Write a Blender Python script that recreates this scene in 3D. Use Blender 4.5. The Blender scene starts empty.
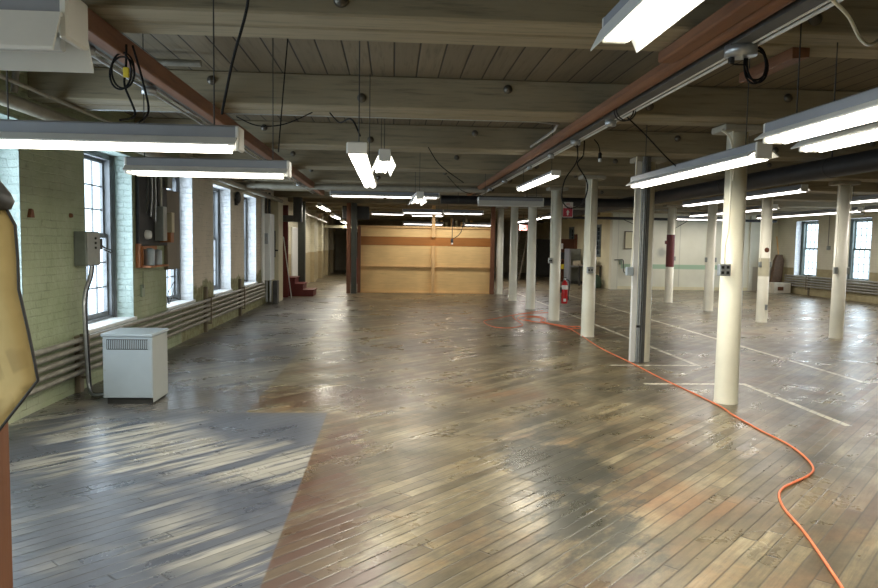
import bpy, math, random
from mathutils import Vector, Matrix
random.seed(7)
S = bpy.context.scene
COL = S.collection
PI = math.pi

# ------------------------------------------------------------------ materials
def new_mat(name):
    m = bpy.data.materials.new(name); m.use_nodes = True
    nt = m.node_tree
    return m, nt, nt.nodes['Principled BSDF']

class NT:
    """small node helper"""
    def __init__(s, nt): s.nt = nt; s.n = nt.nodes; s.l = nt.links
    def put(s, sock, v):
        if v is None: return
        if isinstance(v, bpy.types.NodeSocket): s.l.new(v, sock)
        else: sock.default_value = v
    def math(s, op, a, b=None, c=None, clamp=False):
        n = s.n.new('ShaderNodeMath'); n.operation = op; n.use_clamp = clamp
        s.put(n.inputs[0], a); s.put(n.inputs[1], b); s.put(n.inputs[2], c)
        return n.outputs[0]
    def pos(s):
        return s.n.new('ShaderNodeNewGeometry').outputs['Position']
    def objc(s):
        return s.n.new('ShaderNodeTexCoord').outputs['Object']
    def sep(s, v):
        n = s.n.new('ShaderNodeSeparateXYZ'); s.l.new(v, n.inputs[0]); return n.outputs
    def comb(s, x=0., y=0., z=0.):
        n = s.n.new('ShaderNodeCombineXYZ')
        for i, v in enumerate((x, y, z)): s.put(n.inputs[i], v)
        return n.outputs[0]
    def noise(s, v, scale=5., detail=4., rough=.55, dist=0.):
        n = s.n.new('ShaderNodeTexNoise'); s.put(n.inputs['Vector'], v)
        n.inputs['Scale'].default_value = scale; n.inputs['Detail'].default_value = detail
        n.inputs['Roughness'].default_value = rough; n.inputs['Distortion'].default_value = dist
        return n.outputs[0]
    def white(s, v):
        n = s.n.new('ShaderNodeTexWhiteNoise'); s.put(n.inputs['Vector'], v); return n.outputs['Value']
    def ramp(s, f, stops):
        n = s.n.new('ShaderNodeValToRGB'); s.l.new(f, n.inputs[0]); e = n.color_ramp.elements
        while len(e) < len(stops): e.new(.5)
        for el, (p, c) in zip(e, stops):
            el.position = p; el.color = (c, c, c, 1) if isinstance(c, (int, float)) else (*c, 1)
        return n.outputs[0]
    def mix(s, f, a, b, mode='MIX'):
        n = s.n.new('ShaderNodeMix'); n.data_type = 'RGBA'; n.blend_type = mode
        s.put(n.inputs[0], f)
        for sock, v in ((n.inputs[6], a), (n.inputs[7], b)):
            if isinstance(v, tuple) and len(v) == 3: v = (*v, 1)
            s.put(sock, v)
        return n.outputs[2]
    def bump(s, h, strength=.3, dist=.01):
        n = s.n.new('ShaderNodeBump'); n.inputs['Strength'].default_value = strength
        n.inputs['Distance'].default_value = dist; s.l.new(h, n.inputs['Height']); return n.outputs[0]
    def step(s, v, edge, soft=.001):
        """0 below edge, 1 above"""
        n = s.n.new('ShaderNodeMapRange'); n.clamp = True; s.put(n.inputs[0], v)
        n.inputs[1].default_value = edge-soft; n.inputs[2].default_value = edge+soft
        return n.outputs[0]
    def rng(s, v, a, b, soft=.003):
        return s.math('MULTIPLY', s.step(v, a, soft), s.math('SUBTRACT', 1., s.step(v, b, soft)))

def plain(name, col, rough=.6, metal=0., var=.12, scale=6., bump=.0, spec=.5):
    m, nt, b = new_mat(name); k = NT(nt)
    c = k.objc()
    f = k.noise(c, scale, 5, .6)
    lo = tuple(x*(1-var) for x in col); hi = tuple(min(1, x*(1+var)) for x in col)
    k.put(b.inputs['Base Color'], k.ramp(f, [(.3, lo), (.7, hi)]))
    b.inputs['Roughness'].default_value = rough; b.inputs['Metallic'].default_value = metal
    b.inputs['Specular IOR Level'].default_value = spec
    if bump: k.put(b.inputs['Normal'], k.bump(k.noise(c, scale*8, 3), bump, .004))
    return m

def emit(name, col, strength):
    m, nt, b = new_mat(name)
    b.inputs['Base Color'].default_value = (.8, .8, .8, 1)
    b.inputs['Emission Color'].default_value = (*col, 1)
    b.inputs['Emission Strength'].default_value = strength
    m.cycles.emission_sampling = 'NONE'; m['tint'] = col
    return m

def timber(name, col, axis=0, dark=.55, rough=.7, grooves=None):
    """painted / raw timber, grain along axis (0=x,1=y,2=z); grooves = (axis, pitch) board joints"""
    m, nt, b = new_mat(name); k = NT(nt)
    p = k.sep(k.pos()); s = [12., 12., 12.]; s[axis] = .9
    v = k.comb(*[k.math('MULTIPLY', p[i], s[i]) for i in range(3)])
    g = k.noise(v, 2., 6, .65)
    big = k.noise(k.comb(p[0], p[1], p[2]), .9, 3)
    c1 = k.ramp(g, [(.25, tuple(x*dark for x in col)), (.48, col), (.8, tuple(min(1, x*1.18) for x in col))])
    c2 = k.mix(k.ramp(big, [(.35, .0), (.7, .45)]), c1, tuple(x*.62 for x in col))
    h = g
    if grooves:
        ga, pitch = grooves
        t = k.math('FRACT', k.math('DIVIDE', p[ga], pitch))
        seam = k.math('SUBTRACT', 1., k.rng(t, .03, .97, .02))
        rnd = k.white(k.comb(k.math('FLOOR', k.math('DIVIDE', p[ga], pitch)), 3.1, 0.))
        c2 = k.mix(k.math('MULTIPLY', rnd, .35), c2, tuple(x*.5 for x in col))
        c2 = k.mix(seam, c2, (.012, .011, .009))
        h = k.math('SUBTRACT', h, k.math('MULTIPLY', seam, 3.))
    k.put(b.inputs['Base Color'], c2)
    b.inputs['Roughness'].default_value = rough
    k.put(b.inputs['Normal'], k.bump(h, .35, .006))
    return m

def brick_nodes(k, u, v, sc=1.):
    n = k.n.new('ShaderNodeTexBrick')
    k.put(n.inputs['Vector'], k.comb(u, v, 0.))
    n.inputs['Scale'].default_value = 1.; n.inputs['Mortar Size'].default_value = .006
    n.inputs['Mortar Smooth'].default_value = .35; n.inputs['Brick Width'].default_value = .215
    n.inputs['Row Height'].default_value = .075
    n.inputs['Color1'].default_value = (1, 1, 1, 1); n.inputs['Color2'].default_value = (.75, .75, .75, 1)
    n.inputs['Mortar'].default_value = (0, 0, 0, 1)
    return n.outputs['Color'], n.outputs['Fac']

def wall_left_mat():
    m, nt, b = new_mat('painted brick left'); k = NT(nt); P = k.pos(); p = k.sep(P)
    hz = k.math('ADD', p[0], p[1])          # runs round the corner of a reveal too
    wob = k.math('MULTIPLY', k.noise(P, 6., 3, .6), .05)
    bc, mort = brick_nodes(k, k.math('ADD', hz, wob), k.math('ADD', p[2], k.math('MULTIPLY', wob, .55)))
    big = k.noise(P, 1.3, 5, .6); fine = k.noise(P, 9., 4, .65)
    green = k.ramp(big, [(.3, (.27, .32, .18)), (.55, (.37, .42, .27)), (.75, (.46, .49, .35))])
    beige = k.ramp(big, [(.3, (.56, .50, .38)), (.7, (.68, .61, .48))])
    old = k.ramp(fine, [(.35, (.17, .15, .05)), (.6, (.30, .31, .17)), (.8, (.42, .40, .22))])
    far = k.step(p[1], 11.2, .05)
    col = k.mix(far, green, beige)
    edge = k.math('ADD', .62, k.math('MULTIPLY', k.noise(P, 2.1, 3, .7), .5))
    low = k.math('MULTIPLY', k.math('SUBTRACT', 1., k.step(k.math('SUBTRACT', p[2], edge), 0., .02)), far)
    col = k.mix(low, col, old)
    # beyond the stairs: tan band below, cream above
    cor = k.step(p[1], 21.5, .05)
    tan = k.mix(k.step(p[2], 1.22, .02), (.36, .27, .13), (.62, .57, .42))
    col = k.mix(cor, col, k.mix(.25, tan, k.mix(fine, (.3, .25, .15), (.7, .65, .5))))
    col = k.mix(k.math('MULTIPLY', k.math('SUBTRACT', 1., bc), k.ramp(k.noise(P, 2.7, 4, .7), [(.45, .05), (.7, .6)])), col, (.12, .13, .08))
    blot = k.ramp(k.noise(P, 3.3, 6, .75), [(.62, 0.), (.72, .55)])
    col = k.mix(blot, col, (.12, .12, .07))
    k.put(b.inputs['Base Color'], col); b.inputs['Roughness'].default_value = .55
    k.put(b.inputs['Normal'], k.bump(k.math('ADD', k.math('MULTIPLY', bc, 1.), k.math('MULTIPLY', fine, 2.2)), .6, .014))
    return m

def wall_right_mat():
    m, nt, b = new_mat('painted brick right'); k = NT(nt); P = k.pos(); p = k.sep(P)
    bc, mort = brick_nodes(k, k.math('ADD', p[0], p[1]), p[2])
    big = k.noise(P, 1.1, 5, .6)
    up = k.ramp(big, [(.3, (.60, .57, .44)), (.7, (.72, .69, .56))])
    lo = k.ramp(k.noise(P, 4., 5, .7), [(.35, (.30, .25, .13)), (.7, (.42, .36, .21))])
    col = k.mix(k.step(p[2], .95, .01), lo, up)
    col = k.mix(k.math('MULTIPLY', k.math('SUBTRACT', 1., bc), .15), col, (.2, .17, .1))
    k.put(b.inputs['Base Color'], col); b.inputs['Roughness'].default_value = .6
    k.put(b.inputs['Normal'], k.bump(bc, .5, .01))
    return m

def wall_back_mat():
    m, nt, b = new_mat('white boarded wall'); k = NT(nt); P = k.pos(); p = k.sep(P)
    big = k.noise(P, .8, 5, .6)
    col = k.ramp(big, [(.3, (.66, .64, .50)), (.7, (.78, .76, .62))])
    t = k.math('FRACT', k.math('DIVIDE', p[0], 1.22))
    seam = k.math('SUBTRACT', 1., k.rng(t, .012, .988, .008))
    band = k.math('MULTIPLY', k.rng(p[2], .80, .97, .006), k.rng(p[0], 8.7, 13.4, .01))
    col = k.mix(band, col, (.36, .50, .34))
    lowr = k.math('MULTIPLY', k.math('SUBTRACT', 1., k.step(p[2], .93, .01)), k.step(p[0], 13.9, .01))
    col = k.mix(lowr, col, (.46, .42, .33))
    # round grey scuff
    dx = k.math('SUBTRACT', p[0], 10.28); dz = k.math('SUBTRACT', p[2], 1.42)
    r = k.math('SQRT', k.math('ADD', k.math('MULTIPLY', dx, dx), k.math('MULTIPLY', dz, dz)))
    r = k.math('ADD', r, k.math('MULTIPLY', k.noise(P, 5., 3), .15))
    col = k.mix(k.math('SUBTRACT', 1., k.step(r, .24, .08)), col, (.40, .40, .33))
    col = k.mix(k.math('MULTIPLY', seam, .35), col, (.2, .19, .15))
    k.put(b.inputs['Base Color'], col); b.inputs['Roughness'].default_value = .5
    return m

def floor_mat():
    m, nt, b = new_mat('worn diagonal floorboards'); k = NT(nt); P = k.pos(); p = k.sep(P)
    r2 = math.sqrt(.5); W = .088; LEN = 1.9
    u = k.math('MULTIPLY', k.math('ADD', p[0], p[1]), r2)
    v = k.math('MULTIPLY', k.math('SUBTRACT', p[1], p[0]), r2)
    vr = k.math('DIVIDE', v, W); row = k.math('FLOOR', vr); fv = k.math('FRACT', vr)
    off = k.white(k.comb(row, 1.7, 0.))
    ur = k.math('ADD', k.math('DIVIDE', u, LEN), off); bid = k.math('FLOOR', ur); fu = k.math('FRACT', ur)
    seam = k.math('MAXIMUM', k.math('SUBTRACT', 1., k.rng(fv, .045, .955, .035)),
                  k.math('SUBTRACT', 1., k.rng(fu, .0025, .9975, .0015)))
    rnd = k.white(k.comb(row, bid, 5.)); rnd2 = k.white(k.comb(row, bid, 9.))
    along = k.comb(k.math('MULTIPLY', u, 1.6), k.math('MULTIPLY', v, 22.), k.math('MULTIPLY', rnd, 7.))
    grain = k.noise(along, 2.2, 6, .7)
    big = k.noise(P, .42, 5, .62, .6); mid = k.noise(P, 1.5, 6, .68, .4)
    wood = k.ramp(rnd, [(0., (.150, .118, .066)), (.45, (.24, .195, .115)), (1., (.37, .31, .19))])
    wood = k.mix(k.ramp(grain, [(.35, .7), (.58, 0.)]), wood, (.10, .082, .050))
    wood = k.mix(k.math('MULTIPLY', k.ramp(k.noise(P, .75, 4, .6), [(.50, 0.), (.64, .8)]), rnd2), wood, (.27, .135, .055))
    grime = k.ramp(k.math('ADD', k.math('MULTIPLY', big, .55), k.math('MULTIPLY', mid, .45)), [(.47, 0.), (.57, .62)])
    wood = k.mix(grime, wood, (.085, .078, .052))
    mott = k.noise(k.comb(k.math('MULTIPLY', u, 1.), k.math('MULTIPLY', v, 2.2), 2.), 1.9, 7, .72)
    mo2 = k.noise(P, 1.05, 7, .7)
    fac = k.ramp(k.math('ADD', k.math('MULTIPLY', mott, .5), k.math('MULTIPLY', mo2, .5)), [(.36, .38), (.50, .85), (.62, 1.22)])
    wood = k.mix(1., wood, fac, 'MULTIPLY')
    wood = k.mix(k.math('MULTIPLY', k.ramp(k.noise(P, 2.3, 6, .7), [(.52, 0.), (.66, .55)]), rnd), wood, (.30, .185, .075))
    # particular stains (dark oil, red-brown paint) where they lie
    fine_ = k.noise(k.comb(k.math('MULTIPLY', u, 1.), k.math('MULTIPLY', v, 2.), 4.), 2.6, 8, .75)
    def blob(x, y, rx, ry):
        a = k.math('DIVIDE', k.math('SUBTRACT', p[0], x), rx); c = k.math('DIVIDE', k.math('SUBTRACT', p[1], y), ry)
        d = k.math('SQRT', k.math('ADD', k.math('MULTIPLY', a, a), k.math('MULTIPLY', c, c)))
        d = k.math('ADD', d, k.math('MULTIPLY', k.math('SUBTRACT', fine_, .5), 4.2))
        return k.math('SUBTRACT', 1., k.step(d, .95, .3))
    for x, y, rx, ry, a in ((1.25, 5.0, .36, .85, .9), (1.15, 3.95, .30, .6, .9), (1.7, 5.9, .4, .6, .4), (.4, 6.5, .4, .4, .35),
                            (3.0, 3.3, .25, .5, .45), (1.8, 11.5, 1.2, 1.3, .35), (.3, 16., 1.6, 1.6, .35)):
        wood = k.mix(k.math('MULTIPLY', blob(x, y, rx, ry), a), wood, (.040, .041, .030))
    for x, y, rx, ry, a in ((-.42, 3.5, .36, 1.1, 1.), (-.40, 5.2, .24, 1.3, .9), (-.55, 7.3, .8, .6, .8), (.95, 3.0, .35, .3, .7), (3.1, 4.2, .4, .5, .45)):
        wood = k.mix(k.math('MULTIPLY', blob(x, y, rx, ry), k.math('MULTIPLY', k.math('ADD', k.math('MULTIPLY', rnd2, .7), .45), a)), wood, (.085, .042, .026))
    # blue-grey painted area along the windows, worn through in strips along the boards
    wear = k.noise(k.comb(k.math('MULTIPLY', u, .55), k.math('MULTIPLY', v, 5.), 0.), 1.5, 4, .6, .2)
    wz = k.noise(k.comb(k.math('MULTIPLY', p[0], .8), p[1], 3.), .62, 3, .5)
    wearm = k.math('MULTIPLY', k.ramp(wear, [(.44, 0.), (.53, 1.)]), k.ramp(wz, [(.47, .0), (.56, .9)]))
    paint = k.ramp(mid, [(.3, (.052, .062, .086)), (.55, (.085, .097, .122)), (.8, (.14, .145, .155))])
    blue = k.mix(wearm, paint, k.mix(rnd, (.25, .24, .205), (.40, .38, .33)))
    zone = k.math('MAXIMUM',
                  k.math('MULTIPLY', k.math('SUBTRACT', 1., k.step(p[0], -.60, .006)), k.math('SUBTRACT', 1., k.step(p[1], 6.62, .006))),
                  k.math('MULTIPLY', k.math('SUBTRACT', 1., k.step(p[0], -1.36, .01)), k.rng(p[1], 6.62, 20.5, .01)))
    nearz = k.math('SUBTRACT', 1., k.step(p[1], 6.7, .3))
    zone = k.math('MULTIPLY', zone, k.math('ADD', .55, k.math('MULTIPLY', nearz, .40)))
    col = k.mix(zone, wood, blue)
    # pale painted aisle lines
    ww = k.ramp(k.noise(P, 6., 5, .7), [(.38, .5), (.52, 1.)])
    def rect(x0, x1, y0, y1): return k.math('MULTIPLY', k.rng(p[0], x0, x1, .004), k.rng(p[1], y0, y1, .004))
    ln = rect(3.0, 4.25, 8.0, 8.08)
    for r_ in ((4.19, 4.26, 6.1, 8.08), (3.0, 4.25, 9.28, 9.36), (4.19, 4.26, 9.28, 25.8), (5.78, 5.85, 8.14, 26.), (5.78, 9., 8.14, 8.21)):
        ln = k.math('MAXIMUM', ln, rect(*r_))
    col = k.mix(k.math('MULTIPLY', ln, ww), col, (.78, .74, .60))
    seamv = k.math('MULTIPLY', seam, .72)
    col = k.mix(seamv, col, (.022, .020, .016))
    k.put(b.inputs['Base Color'], col)
    rough = k.math('ADD', .22, k.math('MULTIPLY', k.ramp(mid, [(.35, 0.), (.7, 1.)]), .16))
    rough = k.math('SUBTRACT', rough, k.math('MULTIPLY', k.math('MULTIPLY', k.rng(p[0], -2.7, -.5, .1), k.rng(p[1], 6.75, 7.9, .15)), .10))
    rough = k.math('ADD', rough, k.math('MULTIPLY', rnd2, .06))
    k.put(b.inputs['Roughness'], rough)
    b.inputs['Specular IOR Level'].default_value = .5
    h = k.math('SUBTRACT', k.math('ADD', k.math('MULTIPLY', grain, .25), k.math('MULTIPLY', rnd2, .15)), k.math('MULTIPLY', seam, 1.))
    k.put(b.inputs['Normal'], k.bump(h, .22, .005))
    return m

M = {}
M['floor'] = floor_mat()
M['wall_left'] = wall_left_mat(); M['wall_right'] = wall_right_mat(); M['wall_back'] = wall_back_mat()
M['deck'] = timber('whitewashed deck boards', (.19, .155, .10), 1, .45, .75, (0, .205))
M['beam'] = timber('whitewashed beam timber', (.31, .265, .175), 0, .42, .7)
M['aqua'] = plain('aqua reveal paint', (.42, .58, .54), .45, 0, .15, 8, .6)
M['reveal'] = plain('white reveal paint', (.66, .68, .68), .45, 0, .08, 8, .6)
M['sill'] = plain('white sill paint', (.72, .72, .70), .35, 0, .08)
M['sash'] = plain('grey window paint', (.16, .17, .18), .5, 0, .12)
M['sash_green'] = plain('grey green window paint', (.13, .16, .15), .5, 0, .12)
M['cream'] = plain('cream column paint', (.86, .83, .68), .34, 0, .06, 3, .12)
M['redbeam'] = timber('red brown channel', (.20, .082, .034), 1, .5, .6)
M['lampgrey'] = plain('grey lamp enamel', (.26, .275, .30), .4, 0, .06)
M['lampwhite'] = plain('white lamp enamel', (.72, .72, .68), .35, 0, .04)
M['galv'] = plain('galvanised metal', (.40, .42, .43), .35, .7, .15, 20)
M['flex'] = plain('matt black flex', (.010, .010, .010), .8, 0, .1, 6, 0, .2)
M['boltgrey'] = plain('dull bolt iron', (.13, .12, .10), .35, .6, .2, 20)
M['black'] = plain('black rubber', (.012, .012, .012), .45, 0, .1)
M['ductblack'] = plain('dark duct wrap', (.018, .019, .021), .5, 0, .3, 3)
M['dark'] = plain('dark painted steel', (.035, .035, .033), .5, 0, .2)
M['pipegrey'] = plain('painted heating pipe', (.25, .235, .195), .42, 0, .25, 9)
M['piperight'] = plain('grey heating pipe', (.30, .29, .26), .4, 0, .2, 9)
M['pipebeige'] = plain('beige pipe lagging', (.33, .31, .25), .6, 0, .15, 9)
M['boxgrey'] = plain('light grey enamel', (.36, .42, .46), .4, 0, .04, 4)
M['boxside'] = plain('warm grey enamel', (.36, .385, .37), .4, 0, .04, 4)
M['switch'] = plain('grey green switch enamel', (.17, .19, .17), .4, .1, .1, 9)
M['switchface'] = plain('grey switch face', (.27, .29, .27), .4, .1, .1, 9)
M['ply'] = timber('birch plywood', (.88, .60, .26), 0, .82, .5)
M['plyband'] = timber('orange varnished board', (.42, .165, .035), 0, .75, .45)
M['stud'] = timber('pine stud', (.78, .50, .22), 2, .8, .5)
M['brownpost'] = timber('reddish brown post', (.19, .075, .035), 2, .7, .5)
M['redpaint'] = plain('dark red paint', (.13, .016, .014), .45, 0, .2, 5)
M['extred'] = plain('extinguisher red', (.50, .012, .015), .25, 0, .05)
M['signred'] = plain('sign red', (.42, .03, .06), .4, 0, .03)
M['white'] = plain('white plastic', (.78, .78, .76), .4, 0, .03)
M['palepanel'] = plain('pale yellow painted door', (.56, .52, .36), .5, 0, .08, 3)
M['panelwhite'] = plain('pale grey cabinet', (.76, .80, .80), .4, 0, .05, 3)
M['orange'] = plain('orange cord jacket', (.74, .19, .075), .4, 0, .08)
M['boardblack'] = plain('dark stained backboard', (.022, .022, .022), .6, 0, .3, 6)
M['oldwood'] = timber('weathered brown board', (.20, .165, .115), 2, .75, .6)
M['orangewood'] = timber('orange stained wood', (.36, .13, .035), 2, .7, .5)
M['can'] = plain('blue grey can paint', (.36, .42, .46), .4, .2, .1)
M['cardboard'] = plain('white carton', (.60, .55, .44), .7, 0, .15)
M['brownmat'] = plain('brown bristle mat', (.10, .060, .035), .8, 0, .3, 14, .5)
M['yellow'] = plain('yellow tag', (.65, .50, .03), .5)
M['copper'] = plain('rusty iron', (.16, .06, .025), .6, .3, .3, 20)
M['ducting'] = plain('grey sheet duct', (.085, .085, .080), .5, .2, .2, 5)
M['steelpost'] = plain('dark green grey post', (.05, .055, .045), .5, 0, .2)
M['green'] = plain('pale green box', (.30, .36, .28), .5)
M['dgreen'] = plain('dark green bag', (.05, .09, .06), .7, 0, .3)
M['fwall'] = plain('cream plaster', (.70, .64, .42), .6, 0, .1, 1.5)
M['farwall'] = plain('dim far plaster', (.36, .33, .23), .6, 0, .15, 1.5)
M['tube'] = emit('lit fluorescent tube', (1.0, .94, .80), 6.)
M['tubefar'] = emit('lit cool fluorescent tube', (1.0, .94, .88), 6.)
M['tubeoff'] = plain('unlit tube glass', (.62, .62, .60), .2, 0, .03)
M['exit'] = emit('lit exit lens', (1.0, .10, .035), .9)
M['grille'] = None

def glass_mat():
    m = bpy.data.materials.new('window glass'); m.use_nodes = True; nt = m.node_tree
    nt.nodes.clear(); o = nt.nodes.new('ShaderNodeOutputMaterial'); mx = nt.nodes.new('ShaderNodeMixShader')
    t = nt.nodes.new('ShaderNodeBsdfTransparent'); g = nt.nodes.new('ShaderNodeBsdfGlossy')
    t.inputs[0].default_value = (.95, .97, .98, 1); g.inputs['Roughness'].default_value = .03
    mx.inputs[0].default_value = .06
    nt.links.new(t.outputs[0], mx.inputs[1]); nt.links.new(g.outputs[0], mx.inputs[2]); nt.links.new(mx.outputs[0], o.inputs[0])
    return m
M['glass'] = glass_mat()
M['darkview_glass'] = plain('dark view painted glass', (.05, .065, .085), .12, 0, .5, 3)  # opaque panes: the darkness beyond the side windows is put into the colour

def brick_paint(name, col):
    m, nt, b = new_mat(name); k = NT(nt); P = k.pos(); p = k.sep(P)
    wob = k.math('MULTIPLY', k.noise(P, 6., 3, .6), .05)
    bc, mo = brick_nodes(k, k.math('ADD', k.math('ADD', p[0], p[1]), wob), k.math('ADD', p[2], k.math('MULTIPLY', wob, .5)))
    f = k.noise(P, 10., 5, .7)
    c = k.ramp(f, [(.3, tuple(x*.82 for x in col)), (.7, tuple(min(1, x*1.1) for x in col))])
    k.put(b.inputs['Base Color'], c); b.inputs['Roughness'].default_value = .4
    k.put(b.inputs['Normal'], k.bump(k.math('ADD', bc, k.math('MULTIPLY', f, 1.8)), .9, .014))
    return m
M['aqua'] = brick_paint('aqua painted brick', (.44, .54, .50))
M['reveal'] = brick_paint('white painted brick', (.72, .73, .74))
def canvas_mat():
    m, nt, b = new_mat('yellow patterned canvas'); k = NT(nt); p = k.sep(k.pos()); P = k.pos()
    sk = k.math('ADD', p[0], k.math('MULTIPLY', p[2], .35))
    a = k.math('FRACT', k.math('DIVIDE', sk, .062)); c = k.math('FRACT', k.math('DIVIDE', k.math('SUBTRACT', p[2], k.math('MULTIPLY', p[0], .5)), .085))
    blk = k.math('MULTIPLY', k.rng(a, .18, .82, .04), k.rng(c, .2, .8, .04))
    blk = k.math('MULTIPLY', blk, k.ramp(k.noise(P, 9., 2), [(.45, 0.), (.6, 1.)]))
    base = k.ramp(k.noise(P, 7., 4), [(.3, (.60, .46, .19)), (.7, (.76, .60, .28))])
    k.put(b.inputs['Base Color'], k.mix(k.math('MULTIPLY', blk, .6), base, (.42, .30, .13)))
    b.inputs['Roughness'].default_value = .7
    return m
M['canvas'] = canvas_mat()

# ------------------------------------------------------------------ mesh builder
class MB:
    def __init__(s): s.v = []; s.f = []; s.mi = []; s.sm = []
    def add(s, vs, fs, mi=0, smooth=False):
        o = len(s.v); s.v += [Vector(v) for v in vs]
        for f in fs: s.f.append([i+o for i in f]); s.mi.append(mi); s.sm.append(smooth)
        return s
    def box(s, x0, x1, y0, y1, z0, z1, mi=0, bev=0.):
        if bev <= 0 or bev*2.2 > min(x1-x0, y1-y0, z1-z0):
            vs = [(x, y, z) for x in (x0, x1) for y in (y0, y1) for z in (z0, z1)]
            fs = [(0, 1, 3, 2), (4, 6, 7, 5), (0, 4, 5, 1), (2, 3, 7, 6), (0, 2, 6, 4), (1, 5, 7, 3)]
            return s.add(vs, fs, mi)
        b = bev; vs = []; idx = {}
        X = (x0, x1); Y = (y0, y1); Z = (z0, z1)
        for i in (0, 1):
            for j in (0, 1):
                for k in (0, 1):
                    sx, sy, sz = (1-2*i), (1-2*j), (1-2*k)
                    idx[i, j, k, 0] = len(vs); vs.append((X[i], Y[j]+sy*b, Z[k]+sz*b))
                    idx[i, j, k, 1] = len(vs); vs.append((X[i]+sx*b, Y[j], Z[k]+sz*b))
                    idx[i, j, k, 2] = len(vs); vs.append((X[i]+sx*b, Y[j]+sy*b, Z[k]))
        g = idx; fs = []
        for i in (0, 1): fs.append([g[i, 0, 0, 0], g[i, 1, 0, 0], g[i, 1, 1, 0], g[i, 0, 1, 0]])
        for j in (0, 1): fs.append([g[0, j, 0, 1], g[1, j, 0, 1], g[1, j, 1, 1], g[0, j, 1, 1]])
        for k in (0, 1): fs.append([g[0, 0, k, 2], g[1, 0, k, 2], g[1, 1, k, 2], g[0, 1, k, 2]])
        for a in (0, 1):
            for c in (0, 1):
                fs.append([g[a, c, 0, 0], g[a, c, 1, 0], g[a, c, 1, 1], g[a, c, 0, 1]])
                fs.append([g[a, 0, c, 0], g[a, 1, c, 0], g[a, 1, c, 2], g[a, 0, c, 2]])
                fs.append([g[0, a, c, 1], g[1, a, c, 1], g[1, a, c, 2], g[0, a, c, 2]])
        for i in (0, 1):
            for j in (0, 1):
                for k in (0, 1): fs.append([g[i, j, k, 0], g[i, j, k, 1], g[i, j, k, 2]])
        return s.add(vs, fs, mi)
    def tube(s, pts, r, n=8, mi=0, caps=True, r2=None):
        pts = [Vector(p) for p in pts]; rings = []; up = None
        L = len(pts)
        for i, p in enumerate(pts):
            t = (pts[min(i+1, L-1)]-pts[max(i-1, 0)]).normalized()
            if up is None:
                up = Vector((0, 0, 1)) if abs(t.z) < .9 else Vector((1, 0, 0))
            a = t.cross(up)
            if a.length < 1e-4: a = t.cross(Vector((0, 1, 0)))
            a.normalize(); b = a.cross(t).normalized(); up = b
            rr = r if r2 is None else r+(r2-r)*i/(L-1)
            rings.append([p+a*math.cos(2*PI*j/n)*rr+b*math.sin(2*PI*j/n)*rr for j in range(n)])
        vs = [v for R_ in rings for v in R_]
        fs = [(i*n+j, i*n+(j+1) % n, (i+1)*n+(j+1) % n, (i+1)*n+j) for i in range(L-1) for j in range(n)]
        s.add(vs, fs, mi, True)
        if caps: s.add(rings[0], [tuple(range(n))[::-1]], mi); s.add(rings[-1], [tuple(range(n))], mi)
        return s
    def lathe(s, prof, c=(0, 0, 0), axis='z', n=20, mi=0):
        c = Vector(c); vs = []
        for r, h in prof:
            for j in range(n):
                a = 2*PI*j/n; x, y = math.cos(a)*r, math.sin(a)*r
                v = (x, y, h) if axis == 'z' else ((x, h, y) if axis == 'y' else (h, x, y))
                vs.append(c+Vector(v))
        fs = [(i*n+j, i*n+(j+1) % n, (i+1)*n+(j+1) % n, (i+1)*n+j) for i in range(len(prof)-1) for j in range(n)]
        s.add(vs, fs, mi, True)
        if prof[0][0] > 0: s.add(vs[:n], [tuple(range(n))[::-1]], mi)
        if prof[-1][0] > 0: s.add(vs[-n:], [tuple(range(n))], mi)
        return s
    def prism(s, prof, x0, x1, axis='x', mi=0):
        """closed profile of (a,b) pairs swept along axis"""
        n = len(prof); vs = []
        for x in (x0, x1):
            for a, b in prof:
                vs.append((x, a, b) if axis == 'x' else ((a, x, b) if axis == 'y' else (a, b, x)))
        fs = [(j, (j+1) % n, n+(j+1) % n, n+j) for j in range(n)]+[tuple(range(n))[::-1], tuple(range(n, 2*n))]
        return s.add(vs, fs, mi)
    def build(s, name, mats, parent=None):
        if not isinstance(mats, (list, tuple)): mats = [mats]
        if parent is None:
            xs = [v.x for v in s.v]; ys = [v.y for v in s.v]; zs = [v.z for v in s.v]
            o = Vector(((min(xs)+max(xs))/2, (min(ys)+max(ys))/2, min(zs)))
        else:
            o = Vector((0, 0, 0)); q = parent
            while q is not None: o += q.location; q = q.parent
        me = bpy.data.meshes.new(name)
        me.from_pydata([tuple(v-o) for v in s.v], [], s.f)
        for m in mats: me.materials.append(m)
        me.polygons.foreach_set('material_index', s.mi)
        me.polygons.foreach_set('use_smooth', s.sm)
        me.update()
        import bmesh as _b
        bm = _b.new(); bm.from_mesh(me); _b.ops.recalc_face_normals(bm, faces=bm.faces[:]); bm.to_mesh(me); bm.free()
        ob = bpy.data.objects.new(name, me); COL.objects.link(ob)
        if parent is None: ob.location = o
        else: ob.parent = parent
        return ob

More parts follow.
